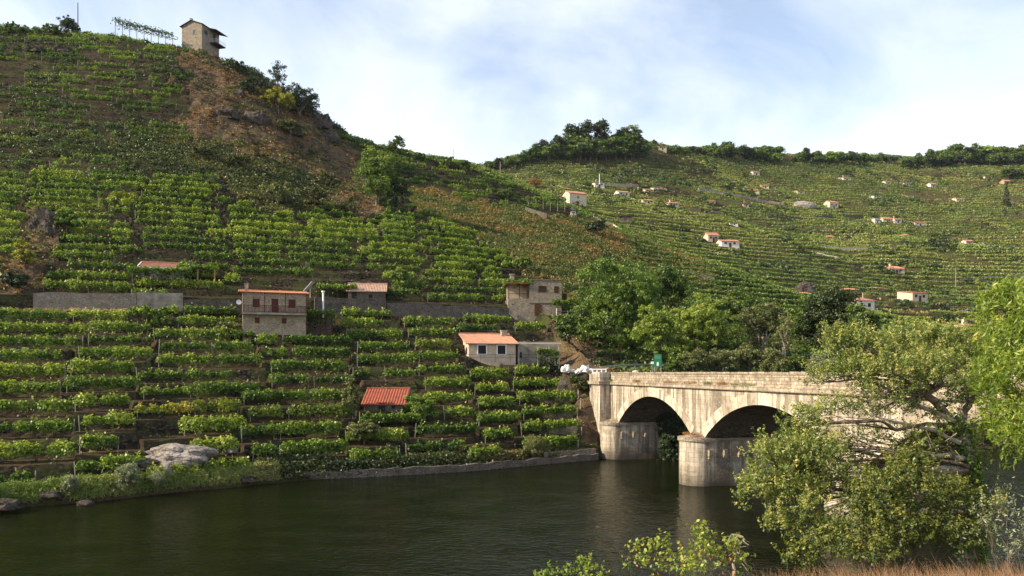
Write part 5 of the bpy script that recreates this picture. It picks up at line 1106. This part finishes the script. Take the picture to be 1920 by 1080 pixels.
# hillside trees and shrubs
hill_plants = [
('leafy_tree', 'tall light green tree on the boundary of the dry slope', 706, 388, 278, 72, 'oak_bright', 6000, .22, .5),
('leafy_tree', 'dark bush right of the tall light green tree', 745, 395, 330, 60, 'dark_leaf', 1500, .25, .5),
('pine_tree', 'thin topped pine on the steep skyline', 518, 205, 124, 52, 'pine_leaf', 1100, .22, .5),
('yellow_bush', 'yellow green bush below the thin pine', 522, 212, 166, 62, 'yellow_leaf', 1500, .24, .45),
('pine_tree', 'dark pine at the edge of the steep skyline', 562, 220, 150, 62, 'dark_leaf', 1700, .25, .5),
('pine_tree', 'small dark windblown pine right of the dark pine', 580, 212, 172, 26, 'dark_leaf', 700, .22, .4),
('leafy_bush', 'dark bush on the skyline left of the thin pine', 470, 178, 145, 46, 'dark_leaf', 1200, .24, .5),
('leafy_bush', 'lower dark bush on the dry shoulder below the summit house', 440, 140, 118, 44, 'dark_leaf', 900, .24, .5),
('leafy_tree', 'small round tree alone on the saddle skyline', 743, 286, 252, 34, 'oak', 1300, .22, .4),
('leafy_bush', 'low bush on the saddle skyline right of the lone tree', 790, 298, 280, 30, 'oak', 600, .22, .4),
('leafy_tree', 'small tree on the saddle beside the wooden pole', 872, 318, 294, 24, 'oak', 700, .22, .4),
('leafy_bush', 'bush on the far end of the saddle', 840, 312, 290, 36, 'oak', 800, .24, .45),
('leafy_bush', 'round dark bush on the left hilltop at the thin pole', 128, 62, 29, 40, 'dark_leaf', 1300, .24, .45),
('leafy_bush', 'small bush at the start of the hilltop pergola', 218, 56, 31, 20, 'oak', 500, .22, .4),
('leafy_bush', 'low bush left of the round hilltop bush', 98, 64, 38, 34, 'oak', 700, .24, .4),
('leafy_bush', 'leafy bush at the left corner of the hilltop', 30, 62, 40, 52, 'oak', 900, .24, .5),
('round_bush', 'big round green bush left above the small red shed', 125, 440, 386, 44, 'oak_bright', 2000, .2, .3),
('clipped_bush', 'small pale bush on top of the eroded rock', 88, 410, 388, 30, 'oak_bright', 700, .18, .4),
('palm_like_shrub', 'fan shaped yellow green shrub at the far left', 46, 510, 458, 38, 'yellow_leaf', 1300, .17, .4),
('leafy_bush', 'dark bush at the left end of the rubble retaining wall', 28, 545, 505, 50, 'dark_leaf', 1300, .2, .4),
('leafy_bush', 'bush on the slope right above the tall stone house', 980, 508, 474, 36, 'oak_bright', 1300, .2, .4),
('vine_bush', 'sprawling vine bush below the white sacks at the bridge end', 1062, 722, 701, 60, 'vine', 1500, .15, .4),
('leafy_bush', 'scrubby weeds covering the earth heap under the white sacks', 1084, 742, 702, 44, 'scrub', 1500, .13, .5),
('fig_tree', 'small fig tree below the fence of the tall stone house', 1064, 645, 592, 50, 'oak', 1700, .2, .4),
('leafy_bush', 'grey green bush left of the balcony house', 426, 622, 586, 58, 'olive_leaf', 1900, .15, .4),
('vine_bush', 'bright sprawling vine bush in front of the concrete wall', 275, 598, 562, 78, 'vine', 1900, .17, .4),
('slender_tree', 'slender light green tree left of the bright red shed roof', 657, 772, 688, 36, 'olive_leaf', 1500, .15, .5),
('leafy_bush', 'round light green bush right of the bright red shed', 786, 778, 722, 62, 'oak_bright', 2600, .16, .4),
('leafy_bush', 'grey green bush in front of the bright red shed', 682, 822, 776, 56, 'olive_leaf', 1900, .14, .4),
('leafy_bush', 'small bush right under the bright red shed wall', 712, 782, 762, 50, 'oak', 1100, .14, .4),
('silver_willow', 'silvery willow bush leaning over the water at left', 132, 955, 906, 28, 'willow_leaf', 1300, .10, .3),
('silver_willow', 'grey green willow bush on the grassy bank', 242, 940, 882, 52, 'willow_leaf', 2000, .10, .3),
('silver_willow', 'pale willow clump right of the willow on the grassy bank', 292, 932, 892, 34, 'willow_leaf', 900, .10, .3),
('silver_willow', 'grey green bush on the bank near the bridge', 1000, 882, 832, 52, 'olive_leaf', 1800, .11, .4),
('leafy_bush', 'bright green bush at mid slope under the pale roofed shed', 870, 500, 470, 44, 'oak_bright', 1200, .18, .4),
('leafy_bush', 'bushy tree in the vines left of the tall stone house', 752, 532, 494, 40, 'oak_bright', 1500, .18, .4),
('leafy_bush', 'dark oval bush on the crest beyond the ferns', 1120, 444, 412, 40, 'dark_leaf', 1300, .26, .5),
('leafy_bush', 'dark bush on the slope beside the lone saddle pole', 948, 372, 345, 34, 'oak', 900, .26, .5),
('rust_tree', 'rust coloured autumn tree at the end of the saddle', 1005, 352, 328, 28, 'rust_leaf', 900, .26, .4),
('cypress_tree', 'dark pointed cypress by the terrace house at the right', 1887, 386, 345, 13, 'dark_leaf', 1500, .4, .2),
('leafy_bush', 'yellowish bush below the small white house with the mast', 1125, 362, 350, 22, 'olive_leaf', 500, .35, .4),
('leafy_bush', 'dark bush left of the road wall in mid valley', 1270, 346, 328, 34, 'oak', 700, .4, .5),
('leafy_bush', 'dark bush below the road wall in mid valley', 1365, 362, 345, 30, 'dark_leaf', 600, .4, .5),
('leafy_bush', 'dark bush cluster above the two-coloured high shed', 1590, 330, 314, 34, 'dark_leaf', 600, .5, .5),
('leafy_bush', 'brown green thicket beside the lower valley wall', 1700, 545, 522, 66, 'olive_leaf', 1200, .3, .5),
('leafy_bush', 'thicket on the bank at the lower road', 1770, 604, 580, 60, 'dark_leaf', 1200, .3, .5),
('leafy_bush', 'dark thicket in the valley fold below the hamlet', 1762, 470, 446, 60, 'dark_leaf', 1000, .4, .5),
('leafy_bush', 'scrubby bush on the brown belt above the upper vines', 380, 300, 270, 54, 'scrub', 1200, .25, .4),
('leafy_bush', 'broad scrubby bush in the brown belt left of the dry tongue', 445, 315, 285, 60, 'scrub', 1400, .25, .4),
('leafy_bush', 'broom bush with yellow tips in the brown belt', 520, 385, 335, 66, 'olive_leaf', 1700, .22, .4),
('leafy_bush', 'broom bush right of the yellow tipped one', 590, 390, 345, 62, 'scrub', 1500, .22, .4),
('leafy_bush', 'dark bramble bush above the lowest vineyard corner', 610, 350, 318, 50, 'scrub', 1100, .22, .4),
('leafy_bush', 'dark hedge bush under the dry tongue', 490, 300, 282, 44, 'scrub', 900, .22, .4),
('leafy_bush', 'bramble clump on the skyline slope below the dark pine', 545, 262, 226, 50, 'scrub', 1100, .24, .4),
]
for i, (nm, lab, X_, Yb, Yt, w_, mt, lv, sz, tb_) in enumerate(hill_plants):
    pine = nm in ('pine_tree',); cyp = nm == 'cypress_tree'
    tmn = 5.05 if Yb < 560 and X_ < 1060 else 1.3
    d_ = None
    if X_ > 1600 and Yb > 500: d_ = None; tmn = 6.0
    if cyp:
        b0 = G(X_, Yb, 8.5); kk = b0.y/F; h = (Yb-Yt)*kk; r_ = w_*kk/2
        tree(nm, lab, 'tree', b0, [(0,0,h*(.15+.14*q), r_*(1-.13*q), r_*(1-.13*q), h*.16) for q in range(7)], mt, lv, 90, r_*.35, sz, 300+i, .2, None, 'bark', .5)
        continue
    T(nm, lab, X_, Yb, Yt, w_, mt, lv, d_, sz, 300+i, 13 if not pine else 8, .8, 'tree' if 'tree' in nm else 'shrub', tmn, low=.0 if 'tree' not in nm else -.12, tb=.5, elong=.35 if 'willow' in nm else .7)

# skyline woods: a few kinds, copied
protos = []
for i, (mt, n_, rx, h) in enumerate((('oak', 2600, 4.6, 10.0), ('oak', 3000, 5.6, 11.5), ('dark_leaf', 2600, 4.0, 11.0), ('pine_leaf', 2000, 3.6, 15.0), ('oak_bright', 1800, 3.4, 7.0))):
    L_ = round_lobes(rx, rx*.9, h*(.0 if mt != 'pine_leaf' else .35), h*(.5 if mt != 'pine_leaf' else .33), 8, 400+i)
    protos.append(tree('woodland_tree', 'x', 'tree', (0, -400 - i*20, -60), L_, mt, n_, int(n_/18), 1.2, .42, 400+i, .3, None, 'bark', limbs=5))
WOODS = [(886,1000,10,324,304,16,26,'tree of the wood on the left flank of the knoll'), (1000,1065,9,302,296,26,38,'tree of the wood climbing the knoll'), (1062,1200,9,300,298,34,42,'tree of the dense wood crowning the knoll'),
 (1075,1190,10,290,286,42,44,'tree of the dense wood crowning the knoll'), (1195,1225,12,276,272,14,10,'tree of the thin line right of the knoll'), (1262,1350,10,288,292,16,22,'tree of the middle wood along the skyline'), (1350,1458,9,296,302,28,38,'tree of the middle wood along the skyline'), (1400,1455,11,300,306,26,26,'tree of the middle wood along the skyline'),
 (1500,1600,9,304,306,20,22,'tree of the thin wood right of the middle wood'), (1600,1680,9,307,306,20,16,'tree of the thin wood right of the middle wood'), (1702,1760,9,314,312,22,34,'tree of the wood on the right skyline'), (1755,1925,9,309,304,32,34,'tree of the wood on the right skyline'), (1760,1930,12,312,306,24,26,'tree of the wood on the right skyline'), (1892,1930,10,336,334,20,24,'tree of the clump above the cypress')]
def GS(X, Y):
    d, z, zb = column(X); P = Y0-(z-H)*F/d; sel = (TG >= 9.5) & (TG <= ITF+.02); ix = np.where(sel)[0]; j = ix[np.argmin(P[ix])]
    if Y <= P[j] + 1.5: return Vector(((X-X0)/F*d[j], d[j], float(z[j]))), P[j]
    return G(X, Y, 9.5), Y
rnd = random.Random(99); used = set(); WL = {}
for (xa, xb, st_, ya, yb, ha, hb_, lab) in WOODS:
    n = int((xb-xa)/st_)+1
    for i in range(n):
        u = i/max(1, n-1); X_ = xa+(xb-xa)*u+rnd.uniform(-3,3); Y_ = ya+(yb-ya)*u+rnd.uniform(-1.5,1.5); hp = (ha+(hb_-ha)*u)*rnd.uniform(.72,1.12)
        q, Y2 = GS(X_, Y_); kk = q.y/F; hp = max(hp*.6, hp + (Y2-Y_)); pi = rnd.choice((0,0,1,1,2,2,4)); h0 = (10.0,11.5,11.0,15.0,7.0)[pi]; s_ = hp*kk/h0
        gl = lab.split(' ', 2)[2]; grp = 'trees of ' + gl
        sv = (s_*rnd.uniform(.95,1.25),)*2 + (s_,)
        L2 = 'green ' + lab
        if pi not in used: r_ = protos[pi]; used.add(pi); r_.location = q; r_.rotation_euler = (0,0,rnd.uniform(0,6)); r_.scale = sv; r_['label'] = L2; r_['group'] = grp
        else: r_ = copy_tree(protos[pi], q, rnd.uniform(0,6), sv, L2, grp)
        WL.setdefault(lab, []).append((X_, hp, pi, r_))
for lab, items in WL.items():
    items.sort(key=lambda a: a[0]); mh = sorted(a[1] for a in items)[len(items)//2]
    for i, (X_, hp, pi, r_) in enumerate(items):
        r_['label'] = f"{'tall' if hp > mh else 'short'} tree, {'leftmost' if i == 0 else ordn(i)+' from left'}, in {lab.split(' of ', 1)[1]}"
for i, (X_, Yb, Yt, lab) in enumerate(((1071,292,236,'leftmost of the three tall pines rising from the knoll wood'),(1100,292,230,'broadest middle pine rising from the knoll wood'),(1127,290,229,'rightmost tall pine rising from the knoll wood'),(1512,304,277,'small pine standing out of the thin wood'),(1046,298,256,'shorter pine on the left of the knoll wood'),(1019,300,262,'pine lowest on the left side of the knoll wood'))):
    q, Y2 = GS(X_, Yb); s_ = (Y2-Yt)*q.y/F/15.0
    if 3 not in used: r_ = protos[3]; used.add(3); r_.location = q; r_.scale = (s_*1.1, s_*1.1, s_); r_['label'] = lab
    else: r_ = copy_tree(protos[3], q, i*1.3, (s_*1.1, s_*1.1, s_), lab)
for i in range(5):
    if i not in used: protos[i].location = GS(1440+i*6, 304)[0]; protos[i]['label'] = 'small tree at the end of the middle wood'
# ------------------------------------------------------------------ the near bank
def nbz(x, y):
    """height of the camera's own bank"""
    sh = 33 + np.clip(x, -40, 60)*.28 + (fbm(x/6, y*0+3, 77)-.5)*2; s_ = np.clip((sh - y)/np.maximum(sh-1, 1), -.3, 1.1)
    return np.where(s_ > 0, 8.1*np.clip(s_, 0, 1)**.95, s_*12) - .1 + (fbm(x/2, y/2, 78)-.5)*.25
gx = np.linspace(-60, 70, 200); gy = np.linspace(-25, 55, 130); VX, VY = np.meshgrid(gx, gy); VZ = nbz(VX, VY); ii, jj = np.meshgrid(np.arange(129), np.arange(199), indexing='ij'); a = ii*200+jj
m, nt, b = mat_new('near_bank_ground', .97, .05); v = objco(nt); nt.links.new(ramp(nt, noise(nt, 1.2, 7, .7, v), [(.3,(.05,.04,.02)),(.5,(.12,.09,.045)),(.7,(.22,.16,.08))]), b.inputs['Base Color'])
o = link('near_bank', npmesh('near_bank', np.stack([VX, VY, VZ], -1).reshape(-1,3), np.stack([a,a+1,a+201,a+200],-1).reshape(-1,4), True), m); tag(o, 'dry grassy bank on the near side', 'river bank', kind='structure')
def nb(X, d): x = (X-X0)/F*d; return Vector((x, d, float(nbz(np.array([x]), np.array([float(d)]))[0])))
# tall dry grass in the bottom right corner, and green plants lower down
r = np.random.default_rng(501)
def near_grass(name, lab, n, xr, dr, hgt, wid, mat, seed, tb, top=None):
    r = np.random.default_rng(seed); X = r.uniform(*xr, n); d = r.uniform(dr[0]**2, dr[1]**2, n)**.5; x = (X-X0)/F*d; z = nbz(x, d); h = hgt*r.uniform(.5, 1.2, n)
    if top is not None: h = np.minimum(h, np.maximum(.05, H - (top(X)-Y0)/F*d - z)*r.uniform(.75,1.05,n))
    a = r.uniform(0, 6.28, n); ln = r.normal(size=(n,2))*.28*h[:, None]; w = wid*r.uniform(.6,1.3,n); P0 = np.stack([x-np.cos(a)*w, d-np.sin(a)*w, z-.03],1); P1 = np.stack([x+np.cos(a)*w, d+np.sin(a)*w, z-.03],1)
    M0 = np.stack([x+ln[:,0]*.35+np.cos(a)*w*.7, d+ln[:,1]*.35+np.sin(a)*w*.7, z+h*.6],1); M1 = np.stack([x+ln[:,0]*.35-np.cos(a)*w*.7, d+ln[:,1]*.35-np.sin(a)*w*.7, z+h*.6],1); Tp = np.stack([x+ln[:,0], d+ln[:,1], z+h],1); Tq = Tp + np.array([.002,0,0])
    V = np.stack([P0,P1,M0,M1,Tp,Tq],1).reshape(-1,3); k = np.arange(n)*6; Q = np.concatenate([np.stack([k,k+1,k+2,k+3],1), np.stack([k+3,k+2,k+5,k+4],1)]); T_ = np.tile(np.clip(tb+r.normal(size=n)*.18+(fbm(x,d,seed)-.5)*.6,0,1), 2)
    # seed heads
    o = link(name, npmesh(name, V, Q, False, {'tint': ('FACE', T_)}), M[mat]); tag(o, lab, 'grass', kind='stuff'); return o
M['hay'] = leaf_mat('tall_dry_grass', [(0,(.16,.08,.04)),(.5,(.36,.20,.10)),(1,(.58,.38,.21))], .4)
gtop = lambda X: np.interp(X, [1440,1520,1600,1700,1800,1880,1930], [1082,1070,1052,1040,1048,1022,1010])
near_grass('tall_dry_grass', 'tall reddish dry grass in the bottom right corner', 26000, (1440, 1990), (8.5, 17), 1.3, .007, 'hay', 502, .5, gtop)
# big ash tree: lobes given in photo columns and rows with their own distance
def lob(L, base):
    res = []
    for (X, Y, rx, ry, d) in L: p = at(X, Y, d); k = d/F; res.append((p.x-base.x, p.y-base.y, p.z-base.z, rx*k, (rx+ry)*.5*k*1.15, ry*k))
    return res
def lobe_tree(name, lab, base, L, mat, per, subr, size, seed, trunk, fork, bark='bark', tb=.5, elong=.5, droop=0, leafk=22, twigs=True, cat='tree', up=.3, wts=None):
    lobes = lob(L, base); t = thing(name, lab, cat, base); rnd = random.Random(seed); Ps, Ts, Os = [], [], []; mb = MB(); r = np.random.default_rng(seed)
    fk = [Vector(f)-base for f in fork]; prev = Vector((0,0,-.3)); rr = trunk
    for f in fk: limb(mb, prev, f, rr, rr*.82, .05, 4, 9, rnd); prev = f; rr *= .82
    for i, l in enumerate(lobes):
        dn = L[i][5] if len(L[i]) > 5 else 1.0; vol = (l[3]*l[4]*l[5])**(2/3); ns = max(6, int(per*vol*(1 if wts is None else wts[i]))); sh = shell(r, ns, .35); cc = np.array(l[:3]) + sh*np.array(l[3:6])
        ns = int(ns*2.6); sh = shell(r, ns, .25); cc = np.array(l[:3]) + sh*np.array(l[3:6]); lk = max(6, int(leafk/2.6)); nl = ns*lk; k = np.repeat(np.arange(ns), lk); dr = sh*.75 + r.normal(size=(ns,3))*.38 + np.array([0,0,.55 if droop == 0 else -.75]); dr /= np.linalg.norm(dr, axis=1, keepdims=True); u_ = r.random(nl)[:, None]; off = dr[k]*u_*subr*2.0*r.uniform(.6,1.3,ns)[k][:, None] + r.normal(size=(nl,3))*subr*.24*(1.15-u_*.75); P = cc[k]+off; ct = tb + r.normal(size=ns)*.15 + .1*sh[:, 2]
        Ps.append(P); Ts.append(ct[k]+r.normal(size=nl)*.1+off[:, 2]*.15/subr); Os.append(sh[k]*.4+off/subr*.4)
        st_ = min(fk, key=lambda f: (f-Vector(l[:3])).length + max(0, f.z-l[2])*1.5); q = Vector(l[:3]); rad = trunk*.32*min(1.2, vol**.5*.9+.25)
        pts = limb(mb, st_, q, rad, rad*.3, .13, 5, 6, rnd)
        for w in range(min(14, ns//4+3)):
            c_ = Vector(cc[rnd.randrange(ns)]); s2 = pts[rnd.choice((2,3,4,5))]; limb(mb, s2, c_, rad*.26, rad*.07, .1, 3, 4, rnd)
    leafmesh('crown', np.concatenate(Ps), size, np.concatenate(Ts), M[mat], t, elong, up, np.concatenate(Os), seed, droop); mb.build('trunk', M[bark], t); return t, fk
base = nb(1832, 25.5); Z = lambda X, Y, d: at(X, Y, d)
ASH = [(1566,662,26,34,26.0),(1622,655,34,30,26),(1596,705,50,34,25.5),(1690,652,50,36,27),(1762,648,52,38,27),(1820,672,46,44,26.5),(1680,705,56,40,25),(1755,712,60,46,25),(1822,742,48,56,26),
 (1510,800,46,38,24),(1565,770,40,30,24.5),(1452,868,50,46,24),(1530,862,56,50,23.5),(1418,926,34,44,24),(1492,940,56,48,23.5),(1570,920,44,46,24),(1618,880,30,34,24.5),(1465,992,36,24,24),(1535,1000,40,30,24),
 (1765,800,40,36,25.5),(1700,770,40,26,25.5),(1822,850,30,40,26),(1800,905,30,34,26),(1850,960,34,34,25),(1640,820,26,20,25),(1650,745,44,30,25),(1700,830,40,30,25.2),(1640,780,34,26,25.2),(1745,860,40,34,25.3),(1585,840,34,34,24.6),(1545,715,30,26,25.5),(1850,730,30,40,26.5),(1858,800,24,40,26.5),(1720,690,50,34,26.3),(1600,640,20,16,26),(1560,632,14,14,26)]
wts = [1.1,1.2,1,1.1,1.1,1.1,.8,.9,.9, .8,.6,1.1,1.1,1.1,1.2,.9,.5,1.1,1.0, .45,.4,.5,.5,.45,.35,.8,.5,.45,.6,.6,.7,.9,.8,1.1,1,1]
t_ash, fk = lobe_tree('ash_tree', 'big spreading ash tree on the near bank in front of the bridge', base, ASH, 'ash_leaf', 74, .22, .047, 601, .26, [Z(1834,960,25.5), Z(1822,880,25.3), Z(1800,800,25.5), Z(1735,740,25.5)], elong=.42, wts=wts, leafk=78, tb=.56)
# long bare limbs sweeping left
mb = MB(); rnd = random.Random(5)
for a_, c_, r0, r1 in ((Z(1822,880,25.3), Z(1650,905,24.6), .12, .07),(Z(1650,905,24.6), Z(1470,900,24), .07, .03),(Z(1800,830,25.3),Z(1640,780,25),.08,.03),(Z(1790,790,25.4),Z(1590,700,26),.08,.025),(Z(1810,860,25.3),Z(1700,850,25),.09,.06)):
    limb(mb, Vector(a_)-base, Vector(c_)-base, r0, r1, .06, 6, 7, rnd)
mb.build('limb', M['bark_pale'], t_ash)
# pale dead twigs hanging
mb = MB()
for i in range(12):
    X_ = rnd.uniform(1690,1800); Y_ = rnd.uniform(800,930); p_ = Z(X_, Y_, 24.6)-base; mb.tube(p_, p_+Vector((rnd.uniform(-.7,.3), 0, rnd.uniform(-.5,-.1))), .012, .005, 4)
mb.build('dead_twigs', M['bark_pale'], t_ash)
# ivy on the trunk
r = np.random.default_rng(8); n = 3800; u = r.random(n); path = np.array([list(v) for v in [Vector((0,0,0))]+fk]); s_ = u*(len(path)-1.8); k = s_.astype(int); f_ = (s_-k)[:, None]; P = path[k]*(1-f_)+path[k+1]*f_; a = r.uniform(0,6.28,n); rad = .30*(1-u*.5)*r.uniform(.6,1.35,n); P = P+np.stack([np.cos(a)*rad, np.sin(a)*rad, r.normal(size=n)*.1],1)
leafmesh('ivy', P, .06, .35+r.normal(size=n)*.15, M['oak_bright'], t_ash, .8, .2, np.stack([np.cos(a), np.sin(a), 0*a],1), 9)
SHR = [(1650,930,48,50,21),(1722,935,62,52,21.5),(1790,950,40,46,22),(1610,985,44,40,21),(1675,1000,56,40,20.5),(1750,1010,62,40,21),(1560,1030,40,30,21),(1620,1040,50,26,20),(1500,1050,34,22,21),(1700,880,40,30,22),(1810,1010,36,34,21.5)]
lobe_tree('elder_shrub', 'dense darker yellow green shrub under the big ash tree', nb(1690, 21), SHR, 'elder_leaf', 105, .2, .045, 611, .10, [nb(1690,21)+Vector((0,0,1.2))], cat='shrub', tb=.40, elong=.5, leafk=62)
LIME = [(1852,560,22,30,14.6),(1858,620,18,34,14.4),(1854,690,18,36,14.3),(1858,765,20,34,14.3),(1868,575,18,30,14.6),(1905,535,30,20,14.8),(1862,715,14,26,14.3),(1925,830,36,26,14),(1878,690,20,30,14.2),(1898,560,34,34,14.5),(1935,600,50,50,14),(1890,640,36,44,14),(1930,690,56,54,13.5),(1880,720,28,40,14.5),(1905,780,44,40,14),(1940,800,50,40,13.5),(1872,800,14,22,14.5),(1950,545,40,40,15),(1868,660,14,26,14.3),(1960,740,50,60,14)]
lobe_tree('lime_green_tree', 'sunlit lime green tree cut by the right edge of the photo', nb(2050, 14), LIME, 'lime_leaf', 150, .17, .055, 621, .16, [Z(2010,950,14), Z(1990,800,14), Z(1965,680,14)], tb=.5, elong=.26, droop=.9, leafk=44, up=.0)
WIL = [(1850,1000,30,26,17),(1890,960,26,26,17),(1915,1000,30,40,16.5),(1880,930,18,18,17),(1835,960,16,18,17.5),(1905,1040,36,26,16)]
lobe_tree('willow_shrub', 'thin grey green willow shrub in the bottom right corner', nb(1890, 17), WIL, 'willow_leaf', 110, .15, .04, 631, .06, [nb(1890,17)+Vector((0,0,.8))], cat='shrub', tb=.4, elong=.3, leafk=16)
HAW = [(1215,1040,28,22,11),(1195,1062,24,20,11),(1245,1030,14,16,11.2),(1285,1060,40,26,11),(1325,1030,28,24,11),(1318,1005,10,14,11),(1350,1050,34,26,11),(1250,1068,34,18,10.8),(1380,1060,24,22,11),(1310,1075,50,18,10.6),(1375,1028,12,10,11)]
th, _ = lobe_tree('hawthorn_bush', 'sparse green bush with a few red leaves at the bottom middle', nb(1300, 11.2), HAW, 'oak_bright', 170, .09, .03, 641, .05, [nb(1300,11.2)+Vector((0,0,.9))], cat='shrub', tb=.75, elong=.7, leafk=9)
r = np.random.default_rng(4); n = 60; bp = nb(1300, 11.2); P = np.array([list(at(r.uniform(1180,1380), r.uniform(1015,1080), 10.9)-bp) for _ in range(n)]); leafmesh('red_leaves', P, .026, np.full(n, .97), M['vine_y'], th, .7, .3, None, 5)
LOW = [(1095,1066,10,20,10.5),(1075,1078,24,10,10.5),(1110,1078,22,12,10.4),(1045,1082,20,8,10.6),(1020,1086,18,6,10.6)]
lobe_tree('low_bush', 'small bright bush tip rising at the bottom edge left of the hawthorn', nb(1080, 10.6), LOW, 'lime_leaf', 160, .08, .026, 651, .03, [nb(1080,10.6)+Vector((0,0,.5))], cat='shrub', tb=.35, elong=.5, leafk=14)
bb = nb(1375, 11.6); t = thing('dead_branch', 'bare twisted pale branch standing right of the hawthorn bush', 'dead shrub', bb); mb = MB(); rnd = random.Random(12); A_ = Z(1376,1080,11.4)-bb; B_ = Z(1378,1035,11.4)-bb; C_ = Z(1384,1003,11.4)-bb
limb(mb, Vector((0,0,-.2)), A_, .03, .022, .05, 4, 6, rnd); limb(mb, A_, B_, .022, .017, .08, 4, 6, rnd); limb(mb, B_, C_, .015, .010, .12, 4, 5, rnd)
for e in ((1357,1022),(1362,1018),(1397,1012),(1404,1022),(1390,1008),(1402,1060),(1405,1075)): limb(mb, C_ if e[1] < 1030 else B_, Z(e[0], e[1], 11.3)-bb, .010, .004, .2, 4, 4, rnd)
for i in range(14): s_ = C_.lerp(B_, rnd.random()); limb(mb, s_, s_+Vector((rnd.uniform(-.2,.2), rnd.uniform(-.1,.1), rnd.uniform(-.2,.12))), .006, .003, .15, 3, 4, rnd)
mb.build('twigs', M['bark_pale'], t)
# weeds and ferns growing on the bridge
def bridge_tuft(name, lab, X_, Y_, u_, w_, h_, mat, n, seed, size=.06, parent=None, nn=-.25, z_=None):
    p_ = BPt(u_, nn, z_); r = np.random.default_rng(seed); P = r.normal(size=(n,3))*np.array([.18,.18,.3]); P[:, 2] = np.abs(P[:, 2])*h_*1.6; s_ = r.uniform(-.5,.5,n)*w_; P = P*np.array([1,1,1]) + np.outer(s_, np.array(BA)); o = leafmesh(name, P, size, .5+r.normal(size=n)*.18, M[mat], None, .3, .1, None, seed, -1.0); o.location = p_; tag(o, lab, 'weeds')
bridge_tuft('dry_fern_tuft', 'rust brown dead ferns on the cap of the second pier', 0,0, SP, 2.6, .30, 'rust_leaf', 420, 71, .09, nn=-.7, z_=ZSP+.1)
bridge_tuft('dry_fern_tuft', 'few rust brown dead ferns on the cap of the first pier', 0,0, 0, 1.6, .16, 'rust_leaf', 140, 72, .08, nn=-.8, z_=ZSP+.1)
for i, (u_, w_, mt, lab) in enumerate(((-.9,.6,'oak_bright','small green plant in the corner of the end pilaster'),(7.5,1.4,'rust_leaf','short rusty weeds on the cornice over the first arch'),(16.5,3.5,'straw','long straw tuft on the cornice right of the first arch'),(20.5,3.0,'straw','second straw tuft on the cornice above the second pier'),(24.2,1.2,'olive_leaf','tall olive weed on the cornice before the second arch'),(27.0,1.6,'rust_leaf','rusty weeds on the cornice over the second arch'),(30.5,4.0,'olive_leaf','spread of olive weeds on the cornice over the second arch'))):
    bridge_tuft('wall_weeds', lab, 0,0, u_, w_, .30, mt, 620, 75+i, .055, nn=-.16, z_=ZD)
# hanging wall plants in the shaded water corner behind the first arch
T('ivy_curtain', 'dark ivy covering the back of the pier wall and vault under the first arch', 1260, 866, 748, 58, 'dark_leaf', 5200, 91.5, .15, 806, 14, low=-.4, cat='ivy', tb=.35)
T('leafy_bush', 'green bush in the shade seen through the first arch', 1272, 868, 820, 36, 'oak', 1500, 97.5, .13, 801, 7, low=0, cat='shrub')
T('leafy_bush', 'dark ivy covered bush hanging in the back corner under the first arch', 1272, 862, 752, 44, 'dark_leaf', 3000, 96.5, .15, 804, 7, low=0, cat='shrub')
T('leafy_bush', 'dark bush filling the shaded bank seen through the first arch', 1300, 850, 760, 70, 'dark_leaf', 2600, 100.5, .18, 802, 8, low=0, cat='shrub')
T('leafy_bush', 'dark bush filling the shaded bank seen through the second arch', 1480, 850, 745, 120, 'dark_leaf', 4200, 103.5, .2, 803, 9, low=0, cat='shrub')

# a thin warm haze in the air of the valley
hz = MB(); hz.box(-1500, 1500, -60, 3700, -8, 330); m = bpy.data.materials.new('haze'); m.use_nodes = True; nt = m.node_tree; nt.nodes.clear(); o_ = N(nt, 'ShaderNodeOutputMaterial'); pv = N(nt, 'ShaderNodeVolumePrincipled')
pv.inputs['Color'].default_value = (.80,.88,1.0,1); pv.inputs['Density'].default_value = .00004; pv.inputs['Anisotropy'].default_value = .3; nt.links.new(pv.outputs[0], o_.inputs['Volume'])
o = hz.build('haze', m); tag(o, 'thin pale haze in the valley air', 'haze', kind='stuff')
sc.cycles.volume_bounces = 0
